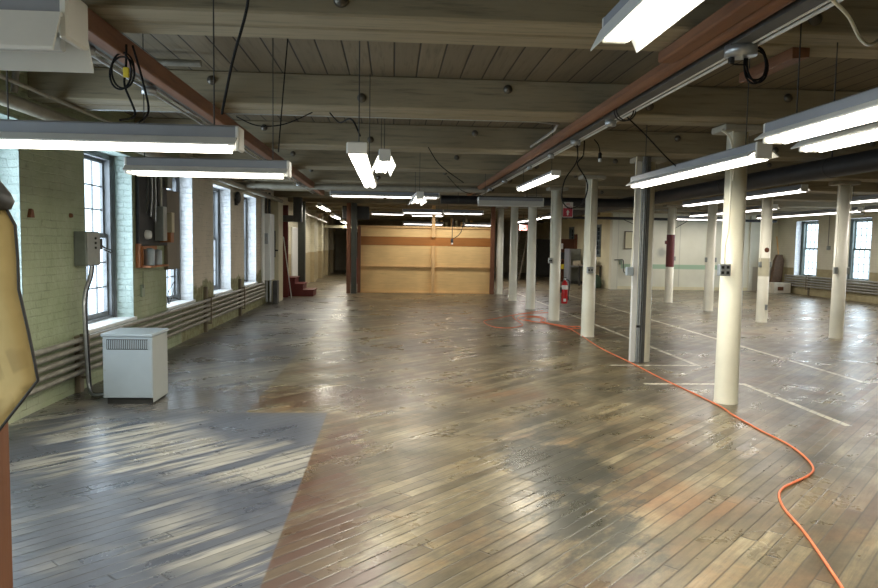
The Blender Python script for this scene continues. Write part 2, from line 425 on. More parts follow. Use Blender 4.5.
def tag(o, label, cat, group=None, kind=None):
    if kind: o['kind'] = kind
    if label: o['label'] = label
    if cat: o['category'] = cat
    if group: o['group'] = group
    return o
def thing(name, loc, label, cat, group=None):
    o = bpy.data.objects.new(name, None); COL.objects.link(o); o.location = loc
    o.empty_display_size = .1
    return tag(o, label, cat, group)
def struct(o): o['kind'] = 'structure'; return o
def copy_tree(o, parent=None):
    kids = [c for c in o.children]
    c = o.copy(); COL.objects.link(c)
    if parent is not None: c.parent = parent
    for ch in kids: copy_tree(ch, c)
    return c
def smooth_path(pts, n=6, closed=False):
    pts = [Vector(p) for p in pts]; out = []; L = len(pts)
    for i in range(L-1):
        p0, p1, p2, p3 = pts[max(i-1, 0)], pts[i], pts[i+1], pts[min(i+2, L-1)]
        for j in range(n):
            t = j/n
            out.append(.5*((2*p1)+(p2-p0)*t+(2*p0-5*p1+4*p2-p3)*t*t+(3*p1-p0-3*p2+p3)*t**3))
    out.append(pts[-1]); return out
def one(mb, name, mat, label, cat, group=None):
    return tag(mb.build(name, mat), label, cat, group)

# ------------------------------------------------------------------ the shell
XL, XR = -3.3, 14.85
ZC = 3.17
YN, YB, YF, XS = -5., 26.2, 41., 8.3      # behind the camera, right back wall, far wall, return wall
struct(MB().add([(XL-.6, YN, 0), (XR+.6, YN, 0), (XR+.6, YF, 0), (XL-.6, YF, 0), (XL-.6, YN, -.1), (XR+.6, YN, -.1), (XR+.6, YF, -.1), (XL-.6, YF, -.1)],
    [(0, 1, 2, 3), (4, 7, 6, 5), (0, 4, 5, 1), (1, 5, 6, 2), (2, 6, 7, 3), (3, 7, 4, 0)]).build('floor', M['floor']))
struct(MB().box(XL-.6, XR+.6, YN, YF, ZC, ZC+.12).build('ceiling', M['deck']))

# left wall: openings (y0, y1)
WIN_L = [(-.30+2.7*i-2.7, -.30+2.7*i-2.7+1.38) for i in range(8)]
WIN_L = [(y1-1.38, y1) for y1 in (1.09, 3.79, 6.49, 9.18, 11.88, 14.6, 17.28)]
ZS, ZH = .62, 2.66
def wall_with_openings(name, xin, xout, spans, y0, y1, mat, zs, zh, jmats):
    """jamb material index per opening"""
    m = MB(); lo, hi = min(xin, xout), max(xin, xout)
    m.box(lo, hi, y0, y1, 0, zs); m.box(lo, hi, y0, y1, zh, ZC)
    y = y0
    for a, b in spans:
        if a > y: m.box(lo, hi, y, a, zs, zh)
        y = b
    m.box(lo, hi, y, y1, zs, zh)
    e = .006
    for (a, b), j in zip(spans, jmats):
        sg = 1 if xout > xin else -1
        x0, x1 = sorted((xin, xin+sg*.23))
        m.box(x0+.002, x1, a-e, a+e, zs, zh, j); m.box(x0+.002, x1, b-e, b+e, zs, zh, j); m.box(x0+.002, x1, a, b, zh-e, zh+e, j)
        m.box(x0+.002, x1, a, b, zs-e, zs+e, 3)
    return struct(m.build(name, [mat, M['aqua'], M['reveal'], M['sill']]))
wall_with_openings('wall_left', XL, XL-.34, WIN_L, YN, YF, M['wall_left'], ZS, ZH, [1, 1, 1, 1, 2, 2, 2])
WIN_R = [(20.9, 22.28), (23.75, 25.1)]
WIN_R = [(15.4, 16.75), (18.15, 19.5), (20.9, 22.25), (23.65, 25.0)]
wall_with_openings('wall_right', XR, XR+.34, WIN_R, YN, YB, M['wall_right'], .62, 2.66, [2]*4)
struct(MB().box(XS, XR, YB, YB+.2, 0, ZC).build('wall_back', M['wall_back']))
m = MB()
SW = [(27.5, 28.35), (31.7, 32.5)]
m.box(XS, XS+.2, YB+.2, YF, 0, 1.2); m.box(XS, XS+.2, YB+.2, YF, 2.5, ZC)
y = YB+.2
for a, b in SW: m.box(XS, XS+.2, y, a, 1.2, 2.5); y = b
m.box(XS, XS+.2, y, YF, 1.2, 2.5)
struct(m.build('wall_side', M['fwall']))
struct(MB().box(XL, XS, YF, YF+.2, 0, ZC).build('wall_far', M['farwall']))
struct(MB().box(XL-.5, XR+.5, YN-.2, YN, 0, ZC).build('wall_front', M['fwall']))

def window(n, xin, sg, y0, y1, z0, z1, frame_mat, cols=4, rows=3, casing=.12, gm=None):
    """double hung window set back in its opening; sg = direction outwards along x"""
    xa = xin+sg*.27; xb = xin+sg*.44
    root = bpy.data.objects.new('window_%d' % n, None); COL.objects.link(root); root.location = (xa, (y0+y1)/2, z0); struct(root)
    def bx(mb, xo0, xo1, *r, mi=0):
        a, b = sorted((xin+sg*xo0, xin+sg*xo1)); mb.box(a, b, *r, mi=mi)
    f = MB()
    for (ya, yb) in ((y0, y0+casing), (y1-casing, y1)):
        bx(f, .27, .372, ya, yb, z0, z1)
    bx(f, .27, .38, y0, y1, z1-.07, z1); bx(f, .27, .38, y0, y1, z0, z0+.035)
    # stepped mouldings on the inner edge of the casing
    bx(f, .25, .27, y0, y0+.05, z0, z1); bx(f, .25, .27, y1-.05, y1, z0, z1)
    bx(f, .26, .27, y0+.08, y0+casing-.03, z0, z1); bx(f, .26, .27, y1-casing+.03, y1-.08, z0, z1)
    struct(f.build('window_frame', frame_mat, root))
    ga, gb = y0+casing, y1-casing; mid = z0+(z1-z0)*.505
    for nm, xo, za, zb in (('lower_sash', .31, z0+.035, mid+.025), ('upper_sash', .345, mid-.025, z1-.07)):
        s_ = MB(); t = .038
        bx(s_, xo, xo+.034, ga, ga+t, za, zb); bx(s_, xo, xo+.034, gb-t, gb, za, zb)
        bx(s_, xo, xo+.034, ga+t, gb-t, za, za+.06); bx(s_, xo, xo+.034, ga+t, gb-t, zb-.045, zb)
        for i in range(1, cols):
            yy = ga+t+(gb-ga-2*t)*i/cols; bx(s_, xo+.008, xo+.026, yy-.008, yy+.008, za+.06, zb-.045)
        for i in range(1, rows):
            zz = za+.06+(zb-za-.105)*i/rows; bx(s_, xo+.008, xo+.026, ga+t, gb-t, zz-.008, zz+.008)
        so = struct(s_.build(nm, frame_mat, root))
        g = MB(); xg = xin+sg*(xo+.017)
        g.add([(xg, ga+t, za+.05), (xg, gb-t, za+.05), (xg, gb-t, zb-.04), (xg, ga+t, zb-.04)], [(0, 1, 2, 3)])
        struct(g.build('window_glass', gm or M['glass'], so))
    return root
n = 1
for a, b in WIN_L: window(n, XL+.045, -1, a, b, ZS, ZH, M['sash']); n += 1
for a, b in WIN_R: window(n, XR-.045, 1, a, b, .62, 2.66, M['sash_green'], 4, 4, .14); n += 1
for a, b in SW: window(n, XS-.29, 1, a, b, 1.2, 2.5, M['sash_green'], 2, 3, .06, M['darkview_glass']); n += 1

# sills of the near windows stick out over the wall a little
for i, (a, b) in enumerate(WIN_L[2:]):
    struct(MB().box(XL-.02, XL+.035, a-.03, b+.03, ZS-.035, ZS+.008, 0, .006).build('trim_%d' % (i+1), M['sill']))

# ------------------------------------------------------------------ columns & beams
Y0, SP = 7.07, 2.635
X1, X2 = 3.526, 8.20
ORD = {-2: 'nearest ceiling beam, mostly out of frame above the camera', -1: 'second ceiling beam from the front, at the top edge of the photo',
       0: 'ceiling beam resting on the nearest white column', 1: 'ceiling beam resting on the column clad in metal rails',
       2: 'ceiling beam over the column behind the railed one', 3: 'ceiling beam over the column beside the fire extinguisher',
       4: 'ceiling beam just beyond the fire extinguisher column', 5: 'ceiling beam behind the black cross pipe', 6: 'ceiling beam right above the plywood partition',
       7: 'ceiling beam at the white back wall', 8: 'first ceiling beam beyond the plywood partition top', 9: 'ceiling beam over the middle corridor lamp',
       10: 'ceiling beam over the last corridor lamp', 11: 'ceiling beam deep in the corridor', 12: 'last ceiling beam before the far wall'}
BK = M['black']
for k_ in range(-2, 13):
    yc = Y0+k_*SP; ya, yb = yc-.41, yc+.06
    xr = XR if k_ <= 7 else XS
    t = thing('ceiling_beam', (5, yc-.2, 2.87), 'whitewashed timber '+ORD[k_], 'beam')
    b = MB(); mid = (ya+yb)/2
    b.box(XL, xr, ya, mid-.006, 2.875, ZC, 0, .012); b.box(XL, xr, mid+.006, yb, 2.87, ZC, 0, .012)
    b.build('timber', M['beam'], t)
    if k_ <= 4:
        for j in range(-1, 9 if k_ < 3 else 5):
            x = -.3+j*1.368; z = 2.96 if j % 2 == 0 else 3.08
            bb = MB(); bb.lathe([(.042, 0), (.042, -.012), (.034, -.022), (.018, -.034), (.0, -.036)], (x, ya, z), 'y', 14)
            bb.build('bolt', M['boltgrey'], t)

def column(x, k_, label, r0=.118, r1=.104):
    y = Y0+k_*SP
    t = thing('column', (x, y, 0), label, 'column')
    s_ = MB(); s_.lathe([(r0+.004, 0), (r0+.004, .015), (r0, .03), (r0, .3), (r1, 2.80), (r1, 2.80)], (x, y, 0), 'z', 28)
    s_.build('shaft', M['cream'], t)
    c = MB(); c.box(x-.21, x+.21, y-.16, y+.16, 2.80, 2.868, 0, .01)
    c.build('cap_plate', M['pipebeige'], t)
    return t
C = {}
C[0] = column(X1+.0, 0, 'nearest round cream column, with a four socket outlet box')
C[1] = column(X1+.035, 1, 'cream column clad with tall metal conduit rails')
C[2] = column(X1, 2, 'cream column with a grey outlet box, behind the railed column')
C[3] = column(X1, 3, 'cream column with the red fire extinguisher at its foot')
C[4] = column(X1, 4, 'cream column fourth behind the nearest one, left of the extinguisher')
C[5] = column(X1, 5, 'cream column sixth in the row, between exit sign and partition')
C[6] = column(X1, 6, 'cream column standing closest to the plywood partition')
D = {}
D[2] = column(X2, 2, 'plain cream column furthest right in the photo')
D[3] = column(X2, 3, 'cream column with a brown spot and taped paper wrap')
D[4] = column(X2, 4, 'cream far row column seen just left of the nearest column')
D[5] = column(X2, 5, 'cream far row column with a dark red painted section')
D[6] = column(X2, 6, 'cream far row column hidden behind the railed column')

def outlet(t, x, y, z, sock=4, w=.11, h=.11, conduit_top=2.8, cx=None, xo=0.):
    """box on the front of a column + conduit up; parts of column t"""
    o = MB().box(x-w/2, x+w/2, y-.06, y, z-h/2, z+h/2, 0, .006).build('outlet_box', M['galv'], t)
    q = MB()
    for i in range(2):
        for j in range(sock//2):
            px = x+(i-.5)*w*.45; pz = z+(j-(sock//2-1)/2)*h*.45
            q.box(px-.014, px+.014, y-.066, y-.058, pz-.014, pz+.014)
    q.build('socket', BK, o)
    cx = x if cx is None else cx
    MB().tube(smooth_path([(x+xo, y-.03, z+h/2), (x+xo, y-.03, z+.25), (cx, y-.0, z+.5), (cx, y, conduit_top)], 5), .011, 8).build('conduit', M['cream'], t)
outlet(C[0], 3.375, 6.96, 2.22-.0-.82, 4, .12, .12, cx=3.42)
outlet(C[2], X1-.03, 12.22, 1.20, 2, .11, .11, xo=.0, cx=X1-.04)
outlet(C[3], X1-.13, 14.93, 1.30, 2, .08, .12)
for t, x, y, z in ((D[2], X2-.13, Y0+2*SP-.05, 1.25), (D[2], X2+.13, Y0+2*SP, 1.25), (D[3], X2+.12, Y0+3*SP, 1.28), (D[3], X2-.12, Y0+3*SP-.03, 1.28), (D[4], X2-.12, Y0+4*SP, 1.32), (D[4], X2+.12, Y0+4*SP, 1.32), (D[5], X2+.125, Y0+5*SP, 1.3)):
    MB().box(x-.03, x+.03, y-.05, y, z-.06, z+.06, 0, .005).build('outlet_box', M['switchface'], t)
    MB().tube([(x, y-.02, z+.06), (x, y-.02, 2.78)], .009, 6).build('conduit', M['cream'], t)
# red section and paper wrap
r_ = MB(); r_.lathe([(.118, 1.05), (.116, 2.0)], (X2, Y0+5*SP, 0), 'z', 28); r_.box(X2-.17, X2-.1, Y0+5*SP-.06, Y0+5*SP+.02, 1.72, 1.82)
r_.build('red_wrap', M['redpaint'], D[5])
w_ = MB(); w_.lathe([(.1155, 1.02), (.1145, 1.42)], (X2, Y0+3*SP, 0), 'z', 28); w_.build('paper_wrap', M['palepanel'], D[3])
s_ = MB(); s_.lathe([(.0, -.006), (.05, -.005), (.055, 0), (.05, .01)], (X2-.01, Y0+3*SP-.11, 1.6), 'y', 14); s_.build('round_patch', M['copper'], D[3])
MB().box(X2+.0, X2+.06, Y0+3*SP-.125, Y0+3*SP-.11, .28, .40).build('number_tag', M['galv'], D[3])
# rails on column k=1
yk = Y0+SP
t = C[1]
MB().box(X1-.17, X1-.10, yk-.13, yk-.07, 0, 2.86, 0, .006).build('white_duct', M['white'], t)
g = MB(); g.box(X1-.095, X1-.088, yk-.19, yk-.13, 0, 2.86); g.box(X1-.042, X1-.035, yk-.19, yk-.13, 0, 2.86); g.box(X1-.088, X1-.042, yk-.14, yk-.13, 0, 2.86)
g.build('steel_rail', M['galv'], t)
MB().box(X1-.03, X1+.012, yk-.185, yk-.13, 0, 2.86).build('dark_rail', M['ducting'], t)
MB().tube([(X1-.065, yk-.17, 0), (X1-.065, yk-.17, 2.86)], .016, 10).build('conduit', M['galv'], t)
o = MB().box(X1-.27, X1-.17, yk-.17, yk-.09, 1.22, 1.34, 0, .01).build('outlet_box', M['boxgrey'], t)
MB().tube([(X1-.2, yk-.13, 1.34), (X1-.185, yk-.13, 1.6), (X1-.18, yk-.15, 2.86)], .009, 6).build('conduit', M['cream'], t)
MB().box(X1-.12, X1-.07, yk-.21, yk-.19, .5, .53).build('clamp', BK, t)

# ------------------------------------------------------------------ fluorescent fixtures
def make_fixture(L, tube_mat, deep=False, slim=False, hang=.6):
    """local x = length, origin at the lamp's lower middle"""
    t = thing('fluorescent_light', (0, 0, 0), 'x', 'light')
    h = L/2
    w = .045 if slim else .06
    lo_, hi_ = (.020, .060) if slim else (.045, .115)
    hs = MB(); hs.prism([(-w, lo_), (-w, hi_-.01), (-w*.8, hi_), (w*.8, hi_), (w, hi_-.01), (w, lo_)], -h, h)
    hs.build('housing', M['lampgrey'], t)
    if not slim:
        d, fl = (-.055, .115) if deep else (.005, .115)
        r = MB(); e = .004
        for s in (-1, 1):
            vs = []
            for x in (-h, h):
                vs += [(x, s*w*.5, .043), (x, s*(w+.01), .040), (x, s*fl, d), (x, s*(fl+e), d), (x, s*(fl+e), d+e*2), (x, s*(w+.012), .05)]
            r.add(vs, [(0, 1, 7, 6), (1, 2, 8, 7), (2, 3, 9, 8), (3, 4, 10, 9), (4, 5, 11, 10), (0, 5, 4, 3, 2, 1), (6, 7, 8, 9, 10, 11)])
        r.box(-h, h, -w, w, .036, .044)
        r.build('reflector', M['lampwhite'], t)
    for s in (-1, 1):
        tb = MB(); nseg = max(1, round(L/1.25)); sl = (L-.06)/nseg
        for i in range(nseg):
            x0 = -h+.03+i*sl
            to, tr = (.029, .0265) if slim else (.048, .0185)
            tb.tube([(x0+.02, s*to, .0), (x0+sl-.02, s*to, .0)], tr, 10)
        tb.build('tube', tube_mat, t)
    for s in (-1, 1):
        c = MB(); c.box(s*h-.012, s*h+.012, -.062, .062, -.012, hi_-.003, 0, .006); c.build('end_cap', M['lampwhite'], t)
    if tube_mat is not M['tubeoff']:
        li = bpy.data.lights.new('tube_light', 'AREA'); li.shape = 'RECTANGLE'; li.size = L-.08; li.size_y = .12
        li.energy = 12.*L; li.color = tube_mat['tint']
        lo = bpy.data.objects.new('tube_light', li); COL.objects.link(lo); lo.parent = t; lo.location = (0, 0, -.028)
    nseg = max(1, round(L/1.25))
    for i in range(1, nseg):
        x = -h+L*i/nseg
        MB().box(x-.02, x+.02, -.06, .06, -.016, .045, 0, .004).build('lamp_holder', M['lampwhite'], t)
    for s in (-1, 1):
        MB().tube([(s*h*.8, 0, hi_), (s*h*.8, 0, hang)], .004, 5).build('hanger', M['dark'], t)
    return t
FX = {}
def fixture(x, y, z, L, ang, label, tube='tube', deep=False, slim=False, tilt=0., group=None):
    hang = ZC-z-.01
    key = (L, tube, deep, slim, round(hang, 2))
    if key in FX: t = copy_tree(FX[key])
    else: t = FX[key] = make_fixture(L, M[tube], deep, slim, hang)
    t.location = (x, y, z); t.rotation_euler = (0, tilt, ang); t['label'] = label
    if group: t['group'] = group
    return t
Q = PI/2
fixture(-1.46, 1.92, 2.13, 1.26, 0, 'unlit white fluorescent fixture in the top left corner', 'tubeoff', True)
fixture(-1.46, 3.80, 2.10, 1.30, 0, 'lit fluorescent fixture at far left, the larger of the two near the windows')
fixture(-1.40, 5.50, 2.12, 1.20, 0, 'lit fluorescent fixture hanging behind the larger one at left')
fixture(-.22, 5.55, 2.165, 2.5, Q, 'bright twin tube lamp hanging lengthwise from a black cord, left of centre', slim=True)
fixture(-.12, 8.0, 2.48, 1.25, Q+.05, 'short flared white lamp seen end on, right of the twin tube one', deep=True)
fixture(.42, 12.2, 2.36, 1.25, Q+.04, 'small flared lamp hanging end on above the plywood partition', deep=True)
fixture(1.09, 2.28, 2.64, 2.44, Q, 'large bright fluorescent fixture at the top of the photo', deep=True)
fixture(2.71, 6.38, 2.29, 2.7, Q, 'bright fluorescent fixture crossing in front of the nearest column')
fixture(2.34, 3.02, 2.28, 2.44, Q, 'left one of the paired lit fixtures at the right edge')
fixture(2.68, 3.20, 2.26, 2.44, Q, 'right one of the paired lit fixtures at the right edge')
fixture(2.02, 9.9, 2.50, 2.44, Q, 'lit lamp between the red channel and the column row', slim=True)
fixture(2.27, 13.5, 2.42, 1.25, 0, 'unlit white fixture hanging crosswise before the distant columns', 'tubeoff', True)
fixture(-.18, 16.0, 2.66, 2.44, 0, 'lit crosswise lamp in line with the black cross pipe', 'tubefar')
for x, y, z, L, lab in ((.93, 21.9, 2.57, 1.25, 'left one of two end to end lit lamps just before the partition'),
                        (2.20, 21.9, 2.57, 1.25, 'right one of two end to end lit lamps just before the partition'),
                        (-.18, 26.6, 2.70, 1.25, 'lit lamp beyond the left half of the partition'),
                        (1.32, 26.9, 2.68, 1.25, 'lit lamp beyond the partition, partly behind the centre stud'),
                        (1.28, 29.6, 2.43, 1.7, 'low lit lamp showing right above the partition top, left of the stud'),
                        (3.65, 29.6, 2.43, 1.25, 'low lit lamp showing right above the partition top, right side')):
    fixture(x, y, z, L, 0, lab, 'tubefar')
for y, L, z, lab in ((22.4, 3., 2.66, 'nearest of the three lit lamps along the left corridor'), (27., 3., 2.56, 'middle one of the three lit lamps along the left corridor'),
                  (31.9, 3., 2.50, 'farthest of the three lit lamps along the left corridor')):
    fixture(-2.15, y, z, L, Q, lab)
fixture(7.0, 14.05, 2.62, 4.9, Q, 'long lit lamp line crossing behind the nearest column', 'tubefar')
fixture(9.45, 19.3, 2.62, 4.9, Q, 'long lit lamp line between the two far right columns', 'tubefar')
fixture(9.4, 12.4, 2.60, 3.6, Q, 'lit lamp line at the right edge, the higher one beside the rightmost column', 'tubefar')
fixture(11.7, 19.4, 2.60, 4.9, Q, 'lit lamp line in front of the right windows, left of the rightmost column', 'tubefar')
fixture(11.7, 14.6, 2.60, 4.2, Q, 'lit lamp line at the right edge, the lower one beside the rightmost column', 'tubefar')
fixture(11.4, 24.7, 2.64, 2.44, 0, 'lit crosswise lamp near the white back wall', 'tubefar')
for y, lab in ((24.3, 'lit lamp seen between the first and second columns from the partition'), (27., 'lit lamp beyond the white columns, above the exit sign'),
               (29.7, 'lit lamp deep beyond the white columns, above left of the exit sign')):
    fixture(5.5, y, 2.62, 2.3, Q, lab, 'tubefar')

for x, y, lab in ((-1.4, -1.2, 'unseen lit fixture added behind the camera near the window wall'), (1.4, -1.6, 'unseen lit fixture added behind the camera at the middle'), (4.6, -1.2, 'unseen lit fixture added behind the camera at the right'), (9., 2.5, 'unseen lit fixture added outside the frame far to the right'), (7.6, 6.5, 'unseen lit fixture added outside the frame right of the nearest column')):
    fixture(x, y, 2.5, 2.44, 0, lab)  # unseen fixtures, added to brighten the canvas and the foreground floor
# ------------------------------------------------------------------ overhead channels, pipes, duct
t = thing('ceiling_channel', (-1.5, 10, 2.7), 'red brown timber channel with conduits, running lengthwise at left', 'ceiling channel')
MB().box(-1.75, -1.65, 1.0, 17.2, 2.745, 2.865, 0, .008).build('timber', M['redbeam'], t)
MB().box(-1.83, -1.76, 1.0, 17.0, 2.78, 2.83).build('steel_rail', M['ducting'], t)
for dx, dz in ((-.14, .02), (-.18, .0)):
    MB().tube([(-1.70+dx, 1.0, 2.76+dz), (-1.70+dx, 16.8, 2.76+dz)], .012, 6).build('conduit', M['galv'], t)
for y in (2.6, 4.4, 5.5, 8.2, 11, 14): MB().lathe([(0, -.05), (.055, -.05), (.055, 0), (.0, 0)], (-1.84, y, 2.76), 'z', 14).build('junction_box', M['galv'], t)
t = thing('ceiling_channel', (2.05, 10, 2.8), 'red brown timber channel with steel rail, running lengthwise over the column row', 'ceiling channel')
MB().box(1.80, 1.91, 1.0, 17.2, 2.86-.05, 2.865, 0, .006).build('timber', M['redbeam'], t)
MB().tube([(1.855, 1., 2.835), (1.855, 17.2, 2.835)], .055, 10).build('red_pipe', M['redbeam'], t)
MB().box(1.92, 2.01, 1.0, 17.0, 2.78, 2.84).build('steel_rail', M['ducting'], t)
for dx in (.16, .21): MB().tube([(1.87+dx, 1.0, 2.79), (1.87+dx, 16.6, 2.79)], .012, 6).build('conduit', M['lampwhite'], t)
for y, r in ((4.02, .09), (6.45, .05), (7.7, .055), (8.9, .04), (10.3, .035), (12.6, .05), (14.5, .04)):
    MB().lathe([(0, -.06), (r, -.06), (r, 0), (.0, 0)], (2.0, y, 2.79), 'z', 16).build('junction_box', M['galv'], t)
one(MB().box(1.69, 1.80, 1.6, 4.5, 2.80, 2.872, 0, .01), 'timber_block', M['redbeam'], 'short red brown timber doubled alongside the right channel', 'timber')
one(MB().prism([(2.46, 2.80), (2.57, 2.81), (2.57, 2.868), (2.46, 2.868)], 4.28, 4.95, 'y'), 'timber_block', M['redbeam'], 'loose red brown timber stub under the beam behind the black coil', 'timber')

def pipe(name, pts, r, mat, label, cat, n=8, sm=0):
    return one(MB().tube(smooth_path(pts, sm) if sm else pts, r, n), name, M[mat], label, cat)
t = thing('duct', (5.85, 15, 2.5), 'big black wrapped duct running lengthwise under the ceiling at right', 'duct')
MB().tube([(5.85, 5.2, 2.72), (5.85, 25.8, 2.72)], .135, 16).build('duct_run', M['ductblack'], t)
for y in range(6, 26, 3):
    MB().lathe([(.14, -.02), (.14, .02)], (5.85, y+.1, 2.72), 'y', 16).box(5.845, 5.855, y+.09, y+.11, 2.85, ZC).build('strap', M['dark'], t)
t = thing('cross_pipe', (3.4, 16.2, 2.5), 'black pipe running crosswise under the beams before the distant columns', 'pipe')
MB().tube([(1.1, 16.2, 2.64), (5.7, 16.2, 2.64)], .10, 14).build('pipe_run', M['ductblack'], t)
for x in (1.5, 3.1, 4.7):
    MB().lathe([(.106, -.02), (.106, .02)], (x, 16.2, 2.64), 'x', 14).box(x-.005, x+.005, 16.195, 16.205, 2.74, ZC).build('strap', M['dark'], t)
pipe('ceiling_pipe', [(-3.28, 15.0, 2.78), (2.0, 15.0, 2.78)], .06, 'pipebeige', 'pale grey pipe running crosswise just before the black cross pipe', 'pipe', 12)
pipe('sprinkler_pipe', [(-3.25, 4.54, 2.905), (14.5, 4.54, 2.905)], .017, 'dark', 'thin dark pipe under the ceiling boards behind the second beam', 'pipe')
pipe('sprinkler_pipe', [(-3.0, 7.19, 2.885), (1.45, 7.19, 2.885), (1.70, 7.28, 2.88), (1.74, 7.6, 2.87), (1.74, 8.9, 2.87)], .014, 'galv', 'thin grey conduit crossing the ceiling and bending away at the right channel', 'conduit')
pipe('sprinkler_pipe', [(2.6, 3.7, 2.9), (3.0, 3.85, 2.84), (3.6, 3.92, 2.85), (14.5, 3.92, 2.85)], .012, 'galv', 'thin grey conduit leaving the right channel along the second beam', 'conduit', 6)
pipe('heating_main', [(-3.12, 1.0, 2.72), (-3.12, 18.2, 2.74), (-3.12, 20., 2.74)], .058, 'pipebeige', 'thick beige pipe high along the left wall above the windows', 'pipe', 14)
pipe('ceiling_pipe', [(-3.0, 1.0, 2.84), (-3.0, 18., 2.86)], .018, 'pipebeige', 'slim pipe alongside the thick beige pipe at left', 'pipe')
pipe('ceiling_pipe', [(-1.6, 6.05, 3.08), (-2.95, 6.05, 3.08), (-3.08, 6.05, 3.0), (-3.1, 6.05, 2.8)], .028, 'pipegrey', 'bent pipe dropping to the thick beige pipe in the upper left', 'pipe', 10)
pipe('ceiling_pipe', [(3.5, 20.5, 2.72), (14.3, 20.5, 2.74)], .035, 'pipebeige', 'pale pipe running crosswise under the beams at the far right', 'pipe', 10)
pipe('ceiling_pipe', [(6.2, 25.4, 2.66), (14.3, 25.4, 2.66)], .05, 'ductblack', 'dark pipe running crosswise high before the white back wall', 'pipe', 10)

# coils and cords
def ring(c, r, nrm='y', turns=2.2, jit=.012, n=40, sx=1., sz=1.):
    pts = []
    for i in range(int(n*turns)+1):
        a = 2*PI*i/n; rr = r+jit*math.sin(a*1.37)
        if nrm == 'y': pts.append((c[0]+math.cos(a)*rr*sx, c[1]+jit*math.sin(a*.9), c[2]+math.sin(a)*rr*sz))
        else: pts.append((c[0]+jit*math.sin(a*.9), c[1]+math.cos(a)*rr*sx, c[2]+math.sin(a)*rr*sz))
    return pts
t = thing('cable_coil', (-1.64, 4.48, 2.6), 'coiled black cable hanging from the left channel with a yellow tag', 'cable')
MB().tube(ring((-1.66, 4.48, 2.64), .088, sx=.8, sz=1.15), .006, 6).build('cable', M['flex'], t)
MB().tube(smooth_path([(-1.63, 4.48, 2.80), (-1.635, 4.48, 2.65), (-1.64, 4.47, 2.55), (-1.58, 4.47, 2.38), (-1.57, 4.2, 2.30)], 5), .007, 6).build('cable', M['flex'], t)
MB().tube(smooth_path([(-1.6, 4.5, 2.8), (-1.54, 4.48, 2.6), (-1.5, 4.47, 2.4), (-1.48, 4.2, 2.28)], 5), .007, 6).build('cable', M['flex'], t)
MB().box(-1.645, -1.61, 4.455, 4.475, 2.60, 2.66, 0, .004).build('tag', M['yellow'], t)
t = thing('cable_coil', (2.18, 4.02, 2.7), 'black coiled cable hanging under the right channel near its round box', 'cable')
MB().tube(ring((2.11, 4.05, 2.69), .085, sx=.72, sz=1.15, turns=3), .006, 6).build('cable', M['flex'], t)
MB().tube(smooth_path([(2.05, 4.05, 2.69), (2.0, 4.05, 2.69), (1.96, 4.05, 2.695), (1.95, 4.05, 2.71)], 5), .004, 6).build('cable', M['flex'], t)
MB().box(1.945, 1.975, 4.035, 4.065, 2.695, 2.73, 0, .004).build('plug', BK, t)
one(MB().tube(ring((1.98, 6.0, 2.80), .095, sx=.9), .006, 6), 'cable_coil', BK, 'loop of black cable wrapped around the right channel further back', 'cable')
t = thing('power_cord', (2.0, 7.7, 2.0), 'pair of black cords hanging in a wide loop from the right channel', 'cord')
MB().tube(smooth_path([(2.01, 7.7, 2.78), (2.03, 7.7, 2.62), (2.0, 7.7, 2.51), (1.90, 7.7, 2.36), (1.865, 7.7, 2.2), (1.885, 7.7, 2.09), (1.97, 7.7, 2.035), (2.10, 7.7, 2.10), (2.15, 7.7, 2.25), (2.13, 7.7, 2.36), (2.05, 7.7, 2.48), (2.03, 7.7, 2.54), (2.09, 7.7, 2.62), (2.1, 7.7, 2.78)], 6), .0075, 6).build('cord', M['flex'], t)
t = thing('power_cord', (2.24, 7.6, 2.5), 'short black cord with a white ended connector hanging from the right channel', 'cord')
MB().tube(smooth_path([(2.18, 7.6, 2.78), (2.23, 7.6, 2.72), (2.25, 7.6, 2.63)], 5), .006, 6).build('cord', M['flex'], t)
MB().lathe([(.0, 2.575), (.02, 2.575), (.02, 2.63), (.01, 2.64)], (2.25, 7.6, 0), 'z', 10).build('connector', M['flex'], t)
MB().lathe([(.0, 2.54), (.018, 2.54), (.018, 2.574), (.01, 2.574)], (2.25, 7.6, 0), 'z', 10).build('connector_cap', M['white'], t)
def cord(pts, label, r=.006, name='lamp_cord', mat='flex'):
    return one(MB().tube(smooth_path(pts, 6), r, 6), name, M[mat], label, 'cord')
cord([(2.10, 6.3, 2.79), (2.30, 6.35, 2.64), (2.5, 6.4, 2.47), (2.66, 6.5, 2.38)], 'black cord feeding the fixture before the nearest column')
cord([(-.62, 6.95, 2.87), (-.5, 6.6, 2.72), (-.3, 5., 2.48), (-.22, 4.7, 2.32)], 'black cord sloping from the beam to the bright twin tube lamp')
cord([(-.62, 2.95, 2.86), (-.66, 3.3, 2.72), (-.80, 3.6, 2.5), (-.90, 3.8, 2.28)], 'dark rod slanting from the ceiling to the larger left lamp', .007)
cord([(-.80, 5.45, 3.16), (-.84, 5.48, 2.75), (-.88, 5.5, 2.3)], 'dark rod from the ceiling to the end of the second left lamp', .005)
cord([(-1.5, 6.9, 2.8), (-1.3, 6.9, 2.72), (-1.05, 6.9, 2.74), (-.78, 6.9, 2.86)], 'black cord drooping from the left channel to the beam')
cord([(.45, 9.2, 2.87), (.62, 9.3, 2.65), (.95, 9.5, 2.45)], 'thin black cord hanging loose from the beam right of centre')
cord([(1.0, 13., 2.87), (1.3, 13.2, 2.62), (1.7, 13.4, 2.55)], 'black cord sloping to the unlit crosswise fixture')
cord([(8.6, YB-.1, 2.7), (9.2, YB-.1, 2.45), (9.75, YB-.1, 2.25)], 'left cable of the v shaped pair against the white back wall', .012)
cord([(11.3, YB-.1, 2.7), (10.8, YB-.1, 2.4), (10.4, YB-.1, 2.2)], 'right cable of the v shaped pair against the white back wall', .012)
